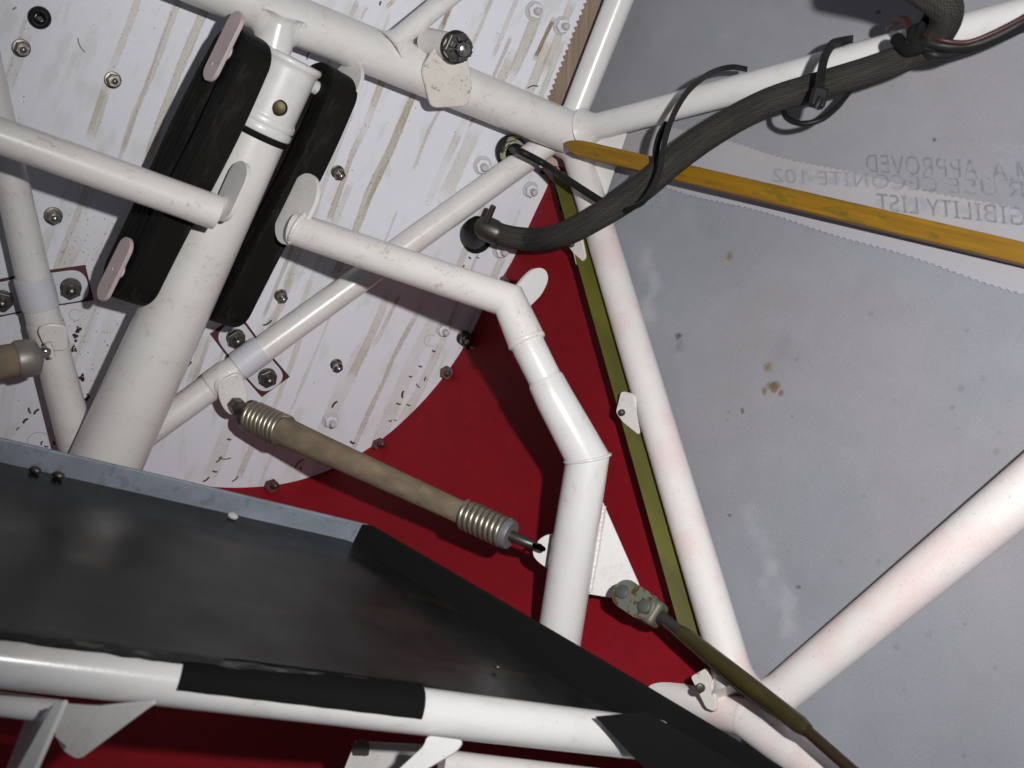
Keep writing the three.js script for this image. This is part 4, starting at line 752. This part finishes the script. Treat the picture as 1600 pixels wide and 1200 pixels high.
{
  const t = thing('cable_tie', 'black cable tie tightly round hose and side tube with its lock below the hose', 'cable tie');
  mesh('band', ribbon([P(1330, 62, 0.68), P(1314, 65, 0.66), P(1298, 71, 0.64), P(1286, 94, 0.624), P(1281, 125, 0.615), P(1279, 146, 0.618), P(1279, 158, 0.63)], 0.0054, 0.0012), M.black, t);
  mesh('lock', along(new RoundedBoxGeometry(0.0085, 0.011, 0.007, 2, 0.0015), P(1279, 153, 0.616), UP.clone().addScaledVector(RT, 0.25)), M.black, t);
  mesh('tail', sweep(curve([P(1283, 152, 0.613), P(1278, 162, 0.613), P(1274, 170, 0.614)], 8), 0.0022, 8), M.black, t);
  const l = mesh('tie_loop', sweep(curve([P(1222, 170, 0.665), P(1232, 186, 0.652), P(1252, 193, 0.645), P(1280, 188, 0.642), P(1305, 170, 0.645), P(1322, 150, 0.65), P(1336, 132, 0.665)], 40), 0.0017, 10), M.black);
  tag(l, 'slack black strap loop hanging under the braided hose beside the cable tie', 'strap');
  const u = thing('cable_tie', 'long loose black cable tie arching over the side tube and down across the ochre stringer', 'cable tie');
  mesh('band', ribbon([P(1165, 108, 0.705), P(1140, 105, 0.695), P(1110, 114, 0.692), P(1078, 138, 0.696), P(1056, 170, 0.70), P(1042, 205, 0.702), P(1034, 240, 0.704), P(1030, 268, 0.705), P(1018, 296, 0.708), P(1004, 315, 0.712), P(985, 325, 0.72)], 0.0034, 0.0014), M.black, u);
  mesh('tail', ribbon([P(1042, 190, 0.716), P(1030, 212, 0.724), P(1024, 240, 0.728), P(1026, 262, 0.726)], 0.0045, 0.0012), M.black, u);
  const w = thing('wire_bundle', 'black and red wires knotted round the side tube and leaving to the right edge', 'wires');
  mesh('wire', sweep(curve([P(1420, 68, 0.585), P(1450, 66, 0.575), P(1480, 72, 0.572), P(1520, 70, 0.57), P(1560, 55, 0.565), P(1605, 30, 0.56), P(1680, -20, 0.56)], 40), 0.0029, 12), M.black, w);
  mesh('wire', sweep(curve([P(1430, 62, 0.59), P(1455, 84, 0.578), P(1480, 86, 0.578), P(1510, 77, 0.578), P(1550, 64, 0.572), P(1605, 38, 0.566), P(1680, -10, 0.566)], 40), 0.0026, 12), M.black, w);
  mesh('red_wire', sweep(curve([P(1445, 52, 0.575), P(1470, 62, 0.566), P(1510, 66, 0.564), P(1550, 52, 0.56), P(1605, 24, 0.555)], 40), 0.0012, 10), std({ color: lin(0.045, 0.008, 0.008), roughness: 0.5 }), w);
  mesh('red_wire', sweep(curve([P(1388, 42, 0.62), P(1400, 32, 0.6), P(1416, 34, 0.59), P(1426, 52, 0.585), P(1430, 68, 0.584)], 30), 0.0026, 10), std({ color: lin(0.03, 0.006, 0.008), roughness: 0.5 }), w);
  mesh('knot', ribbon([P(1408, 70, 0.6), P(1430, 62, 0.583), P(1450, 30, 0.575), P(1462, 18, 0.58)], 0.007, 0.002), M.blackMatt, w);
  mesh('knot', sweep(curve([P(1402, 62, 0.6), P(1420, 78, 0.585), P(1436, 72, 0.58), P(1428, 52, 0.582), P(1446, 46, 0.58), P(1452, 66, 0.58)], 40), 0.0038, 10), M.blackMatt, w);
}
function ribbon(pts, w, th) {
  const c = curve(pts, 60), pos = [], idx = [];
  c.forEach((p, i) => { const d = c[Math.min(i + 1, c.length - 1)].clone().sub(c[Math.max(i - 1, 0)]).normalize(); const n = C0.clone().sub(p).addScaledVector(RT, 0.35).normalize(); const x = d.clone().cross(n).normalize(), o = x.clone().cross(d);
    for (const [s, t] of [[-1, 0], [1, 0], [1, 1], [-1, 1]]) pos.push(...p.clone().addScaledVector(x, s * w / 2).addScaledVector(o, t * th).toArray()); });
  for (let i = 0; i < c.length - 1; i++) for (let k = 0; k < 4; k++) { const a = i * 4 + k, b = i * 4 + (k + 1) % 4; idx.push(a, b, a + 4, b, b + 4, a + 4); }
  const g = new THREE.BufferGeometry(); g.setAttribute('position', new THREE.Float32BufferAttribute(pos, 3)); g.setAttribute('uv', new THREE.Float32BufferAttribute(new Float32Array(pos.length / 3 * 2), 2)); g.setIndex(idx);
  return toCreasedNormals(g, 0.5);
}

/* ---------------------------------------------------------------- turnbuckle rod at the lower right */
{
  const t = thing('turnbuckle', 'olive turnbuckle rod with a rusty riveted fork end, below the triangular gusset', 'turnbuckle');
  M.fork = std({ metalness: 0.25, roughness: 0.5, map: rep(pixelTex(256, 256, (x, y) => { const n = fbm(x / 24, y / 24, 4), s = sm(0.5, 0.66, n); return [112 - 24 * s, 116 - 50 * s, 106 - 74 * s]; }), 0.03) });
  M.rivet = std({ color: lin(0.09, 0.095, 0.09), roughness: 0.6, metalness: 0.3 });
  M.rod = std({ metalness: 0.3, roughness: 0.42, map: rep(pixelTex(128, 512, (x, y) => { const n = fbm(x / 20, y / 60, 4); return [50 + 26 * n, 45 + 22 * n, 22 + 10 * n]; }), 0.0754, 0.1) });
  const a = P(974, 926, 0.67), b = P(1038, 968, 0.65), c = P(1262, 1142, 0.565), e = P(1345, 1216, 0.54);
  const d = b.clone().sub(a).normalize(), n = C0.clone().sub(a).normalize(); n.addScaledVector(d, -n.dot(d)).normalize(); const s = d.clone().cross(n);
  const fork = mesh('fork', [
    ovalPlate(a.clone().lerp(b, 0.36).addScaledVector(n, 0.0072), d, s, 0.0285, 0.0165, 0.0035), ovalPlate(a.clone().lerp(b, 0.36).addScaledVector(n, -0.0035), d, s, 0.0285, 0.0165, 0.0035),
    new RoundedBoxGeometry(0.012, 0.0155, 0.0135, 3, 0.003).applyMatrix4(new THREE.Matrix4().makeBasis(d, s.clone().negate(), n).setPosition(a.clone().lerp(b, 0.72)))], M.fork, t);
  for (const q of [0.1, 0.64]) mesh('rivet', along(lathe([[0, 0.0012], [0.0032, 0.001], [0.0042, 0.0003], [0.0044, -0.001]]), a.clone().lerp(b, q).addScaledVector(n, 0.0081), n), M.rivet, fork);
  mesh('neck', sweep([b.clone().addScaledVector(d, -0.004), b.clone().lerp(c, 0.1), b.clone().lerp(c, 0.14)], [0.0044, 0.0034, 0.004], 24), M.darkSteel, t);
  mesh('barrel', sweep([0.12, 0.16, 0.3, 0.6, 0.95, 1].map((q) => b.clone().lerp(c, q)), [0.0038, 0.0046, 0.0049, 0.0050, 0.0048, 0.0036], 28), M.rod, t);
  mesh('shaft', sweep([b.clone().lerp(c, 0.98), e], 0.0031, 20), std({ color: lin(0.05, 0.03, 0.015), metalness: 0.5, roughness: 0.4 }), t);
  mesh('safety_wire', sweep(curve([P(1036, 976, 0.645), P(1090, 1024, 0.622), P(1150, 1076, 0.6), P(1200, 1112, 0.585), P(1262, 1150, 0.564)], 30), 0.0008, 8), M.nutSteel, t);
  mesh('safety_wire', sweep(curve([P(1250, 1122, 0.575), P(1300, 1170, 0.563), P(1345, 1205, 0.556)], 20), 0.0008, 8), M.nutSteel, t);
}

/* ---------------------------------------------------------------- black tray and the white hinge tube in front */
const TR = Plane(P(0, 715, 0.565), V(0, 1, 0));
{
  const t = thing('black_tray', 'black scuffed tray with a raised grey rear lip at the lower left', 'tray');
  const rub = pixelTex(1024, 1024, (x, y) => { const n = fbm(x / 130, y / 130, 5), m = fbm(x / 26 + 8, y / 60, 4), st = sm(0.6, 0.72, fbm(x / 130 + 20, y / 20 + 4, 4)); const d = 30 + 34 * (n - 0.5) + 14 * (m - 0.5) + 8 * (rnd() - 0.5); return [d + 9 * st, d + 6 * st, d + 2 * st]; });
  const rough = pixelTex(512, 512, (x, y) => { const n = 80 + 110 * fbm(x / 60, y / 60, 4); return [n, n, n]; }, false);
  const mt = std({ map: rep(rub, 0.5), roughnessMap: rep(rough, 0.35), roughness: 0.6, bumpMap: rep(rough, 0.3), bumpScale: 0.0005 });
  // top sheet, gently wavy
  const x0 = TR.at(0, 722), cr = TR.at(552, 846), tip = TR.at(1170, 1250), fl = TR.at(0, 994), fr = TR.at(962, 1126);
  const N = 60, Mm = 36, pos = [], uv = [], idx = [];
  const tx = cr.clone().sub(x0).normalize(), ty = TR.n.clone().cross(tx);
  const back = [TR.at(-260, 664), x0, cr, TR.at(820, 1010), tip], front = [TR.at(-260, 962), fl, TR.at(500, 1058), fr, TR.at(1120, 1212)];
  const poly = (p, t) => { let L = [0]; for (let i = 1; i < p.length; i++) L.push(L[i - 1] + p[i].distanceTo(p[i - 1])); const s = t * L[L.length - 1]; for (let i = 1; i < p.length; i++) if (s <= L[i] + 1e-9) return p[i - 1].clone().lerp(p[i], (s - L[i - 1]) / (L[i] - L[i - 1])); return p[p.length - 1].clone(); };
  for (let j = 0; j <= Mm; j++) for (let i = 0; i <= N; i++) {
    const v = j / Mm, p = poly(back, i / N).lerp(poly(front, i / N), v), q = p.clone().sub(x0), a = q.dot(tx), b = q.dot(ty);
    const lip = sm(0.95, 1, v) * (0.0012 + 0.0012 * (noise(a * 180, 3) - 0.3)) * (j === Mm ? -0.6 : 1);
    p.addScaledVector(TR.n, 0.006 * (fbm(a * 11 + 3, b * 14 + 9, 3) - 0.5) * sm(0, 0.12, v) + lip);
    if (j === Mm) p.addScaledVector(ty, 0.0014 * (noise(a * 420, 9) - 0.5));
    pos.push(p.x, p.y, p.z); uv.push(a, b);
  }
  for (let j = 0; j < Mm; j++) for (let i = 0; i < N; i++) { const a = j * (N + 1) + i, c = a + N + 1; idx.push(a, a + 1, c, a + 1, c + 1, c); }
  const g = new THREE.BufferGeometry(); g.setAttribute('position', new THREE.Float32BufferAttribute(pos, 3)); g.setAttribute('uv', new THREE.Float32BufferAttribute(uv, 2)); g.setIndex(idx); g.computeVertexNormals();
  mesh('tray_sheet', g, mt, t);
  {
    const e = [], rd = []; for (let i = 0; i <= 120; i++) { const q = poly(front, 0.04 + 0.9 * i / 120); e.push(q.addScaledVector(TR.n, 0.0008 + 0.0012 * (noise(i * 0.35, 4) - 0.5)).addScaledVector(ty, 0.0012 * (noise(i * 0.5, 7) - 0.5))); rd.push(0.0011 + 0.0009 * noise(i * 0.45, 2)); }
    mesh('frayed_edge', sweep(e, rd, 10), std({ roughness: 0.85, map: rep(pixelTex(128, 1024, (x, y) => { const n = sm(0.5, 0.75, fbm(x / 20, y / 26, 4)); const d = 26 + 38 * n; return [d, d * 0.98, d * 0.95]; }), 0.0754, 0.3), bumpMap: peelT, bumpScale: 0.0004 }), t);
  }
  // lips
  const lipM = std({ roughness: 0.5, map: rep(pixelTex(512, 256, (x, y) => { const n = fbm(x / 40, y / 30, 4), s = sm(0.68, 0.75, fbm(x / 8, y / 8, 3)); const d = 0.85 + 0.25 * n - 0.1 * s + 0.06 * (rnd() - 0.5); return [116 * d, 123 * d, 134 * d]; }), 0.25, 0.125) });
  const blk = phys({ color: lin(0.006, 0.006, 0.006), roughness: 0.8, specularIntensity: 0.2 });
  const upright = (p, q) => Plane(p, V(0, 1, 0).cross(q.clone().sub(p)).normalize());          // standing plane over an edge of the tray
  const RL = upright(TR.at(-200, 677), cr), SLp = upright(TR.at(552, 846), TR.at(1170, 1250));
  mesh('rear_lip', plate([RL.at(-200, 646), RL.at(0, 687), RL.at(280, 752), RL.at(574, 822), RL.at(556, 849), RL.at(280, 786), RL.at(0, 725), RL.at(-200, 680)], 0.0022, { bevel: 0.0006 }), lipM, t);
  mesh('side_lip', plate([SLp.at(566, 822), SLp.at(580, 824), SLp.at(820, 964), SLp.at(1000, 1070), SLp.at(1205, 1193), SLp.at(1280, 1240), SLp.at(1170, 1252), SLp.at(552, 849)], 0.0025, { bevel: 0.0008 }), blk, t);
  mesh('tip_flap', plate([P(932, 1121, 0.54), P(1010, 1114, 0.54), P(1120, 1178, 0.54), P(1260, 1256, 0.54), P(1066, 1262, 0.54)], 0.0015), blk, t);
  for (const [x, y, m] of [[364, 806, M.whitePaint], [56, 734, M.darkSteel], [92, 742, M.darkSteel], [778, 1042, M.nutSteel]]) mesh('rivet', along(new THREE.SphereGeometry(m === M.nutSteel ? 0.0012 : 0.0023, 14, 10).scale(1.3, 0.8, 1), TR.at(x, y, 0.002), TR.n), m, t);

  // white tube carrying the tray's front edge
  const h = thing('hinge_tube', 'overexposed white tube along the front edge of the black tray with bracket plates below', 'tube');
  const a0 = P(0, 1031, 0.44), b0 = P(1000, 1153, 0.572), a = a0.clone().lerp(b0, -0.09), b = b0.clone().lerp(a0, -0.01);
  const ext = (q) => a.clone().lerp(b, q), R = 0.0108;
  mesh('tube', tube(ext(-0.1), ext(1.025), R, { seg: 44 }), M.enamelClean, h);
  // black skirt hugging the tube between the two bare lengths
  {
    const d = b.clone().sub(a).normalize(), n = C0.clone().sub(ext(0.4)).normalize(); n.addScaledVector(d, -n.dot(d)).normalize(); const s = n.clone().cross(d); if (s.dot(UP) < 0) s.negate();
    const ps = [], id = []; const pq = (x) => { let lo = 0, hi = 1; for (let i = 0; i < 40; i++) { const m2 = (lo + hi) / 2, e = ext(m2).sub(C0); (800 + FPX * e.dot(RT) / e.dot(FW) < x) ? lo = m2 : hi = m2; } return lo; }; const q0 = pq(279), q1 = pq(654);
    for (let i = 0; i <= 24; i++) for (let k = 0; k <= 14; k++) { const q = q0 + (q1 - q0) * i / 24, an = 1.95 - 2.26 * k / 14 + 0.008 * Math.sin(i * 1.7), rad = R + 0.0008 + (k < 4 ? 0.0004 * (4 - k) : 0); const p = ext(q - 0.008 * k / 14).addScaledVector(n, rad * Math.cos(an)).addScaledVector(s, rad * Math.sin(an)); ps.push(p.x, p.y, p.z); }
    for (let i = 0; i < 24; i++) for (let k = 0; k < 14; k++) { const e = i * 15 + k; id.push(e, e + 1, e + 15, e + 1, e + 16, e + 15); }
    const g2 = new THREE.BufferGeometry(); g2.setAttribute('position', new THREE.Float32BufferAttribute(ps, 3)); g2.setAttribute('uv', new THREE.Float32BufferAttribute(new Float32Array(ps.length / 3 * 2), 2)); g2.setIndex(id); g2.computeVertexNormals();
    mesh('front_skirt', g2, blk, t);
  }
  // brackets and second tube underneath
  const A = 0.735;
  mesh('lower_tube', tube(P(-160, 1080, 0.455), P(92, 1112, 0.46), RP(P(0, 1100, 0.455), 38)), M.enamelClean, h);
  mesh('bracket', plate([P(85, 1098, 0.43), P(101, 1096, 0.429), P(48, 1212, 0.41), P(24, 1212, 0.414)], 0.0022, { bevel: 0.0005 }), M.enamelClean, h);
  mesh('bracket', plate([P(40, 1122, 0.475), P(70, 1126, 0.455), P(92, 1104, 0.445), P(40, 1205, 0.445), P(20, 1205, 0.475)], 0.0015), M.enamel, h);
  mesh('bracket', plate([P(98, 1104, 0.462), P(150, 1106, 0.455), P(245, 1096, 0.446), P(226, 1108, 0.447), P(121, 1186, 0.46), P(98, 1172, 0.463), P(86, 1146, 0.464)], 0.002, { round: [0, 0, 0.003, 0.003, 0.003, 0.008, 0.003], bevel: 0.0006 }), M.enamel, h);
  mesh('bracket', plate([P(90, 1100, 0.458), P(158, 1104, 0.45), P(104, 1166, 0.455), P(88, 1150, 0.458)], 0.0015), M.enamel, h);
  mesh('bracket', plate([P(668, 1150, 0.512), P(724, 1158, 0.511), P(712, 1174, 0.509), P(640, 1216, 0.505), P(610, 1216, 0.506), P(664, 1166, 0.511)], 0.0025, { round: 0.0025 }), M.enamelClean, h);
  mesh('lower_tube', tube(P(690, 1192, 0.55), P(1080, 1238, 0.59), 0.0065), M.enamel, h);
  const fp = thing('foot_plate', 'pale plate with a dark bolt under the hinge tube at the bottom edge', 'plate');
  mesh('plate', plate([P(556, 1158, 0.60), P(668, 1166, 0.60), P(650, 1220, 0.58), P(532, 1220, 0.58)], 0.003), M.enamel, fp);
  mesh('bolt', along(hexNut(0.0045, 0.006), P(565, 1168, 0.598), FW.clone().negate()), M.darkSteel, fp);
}

console.log('depths wall c', depthOf(W(650, 450)).toFixed(3), 'lr', depthOf(W(1150, 1060)).toFixed(3), 'ul', depthOf(W(0, 0)).toFixed(3), 'belly', depthOf(W(590,695)).toFixed(3), 'trayN', TR.n.toArray().map((v) => v.toFixed(2)).join(), 'tip', depthOf(TR.at(1190, 1210)).toFixed(3), 'SU', SU.n.toArray().map((v) => v.toFixed(2)).join(), 'SL', SL.n.toArray().map((v) => v.toFixed(2)).join(), depthOf(SL.at(1600, 1200)).toFixed(3));
renderer.render(scene, camera);
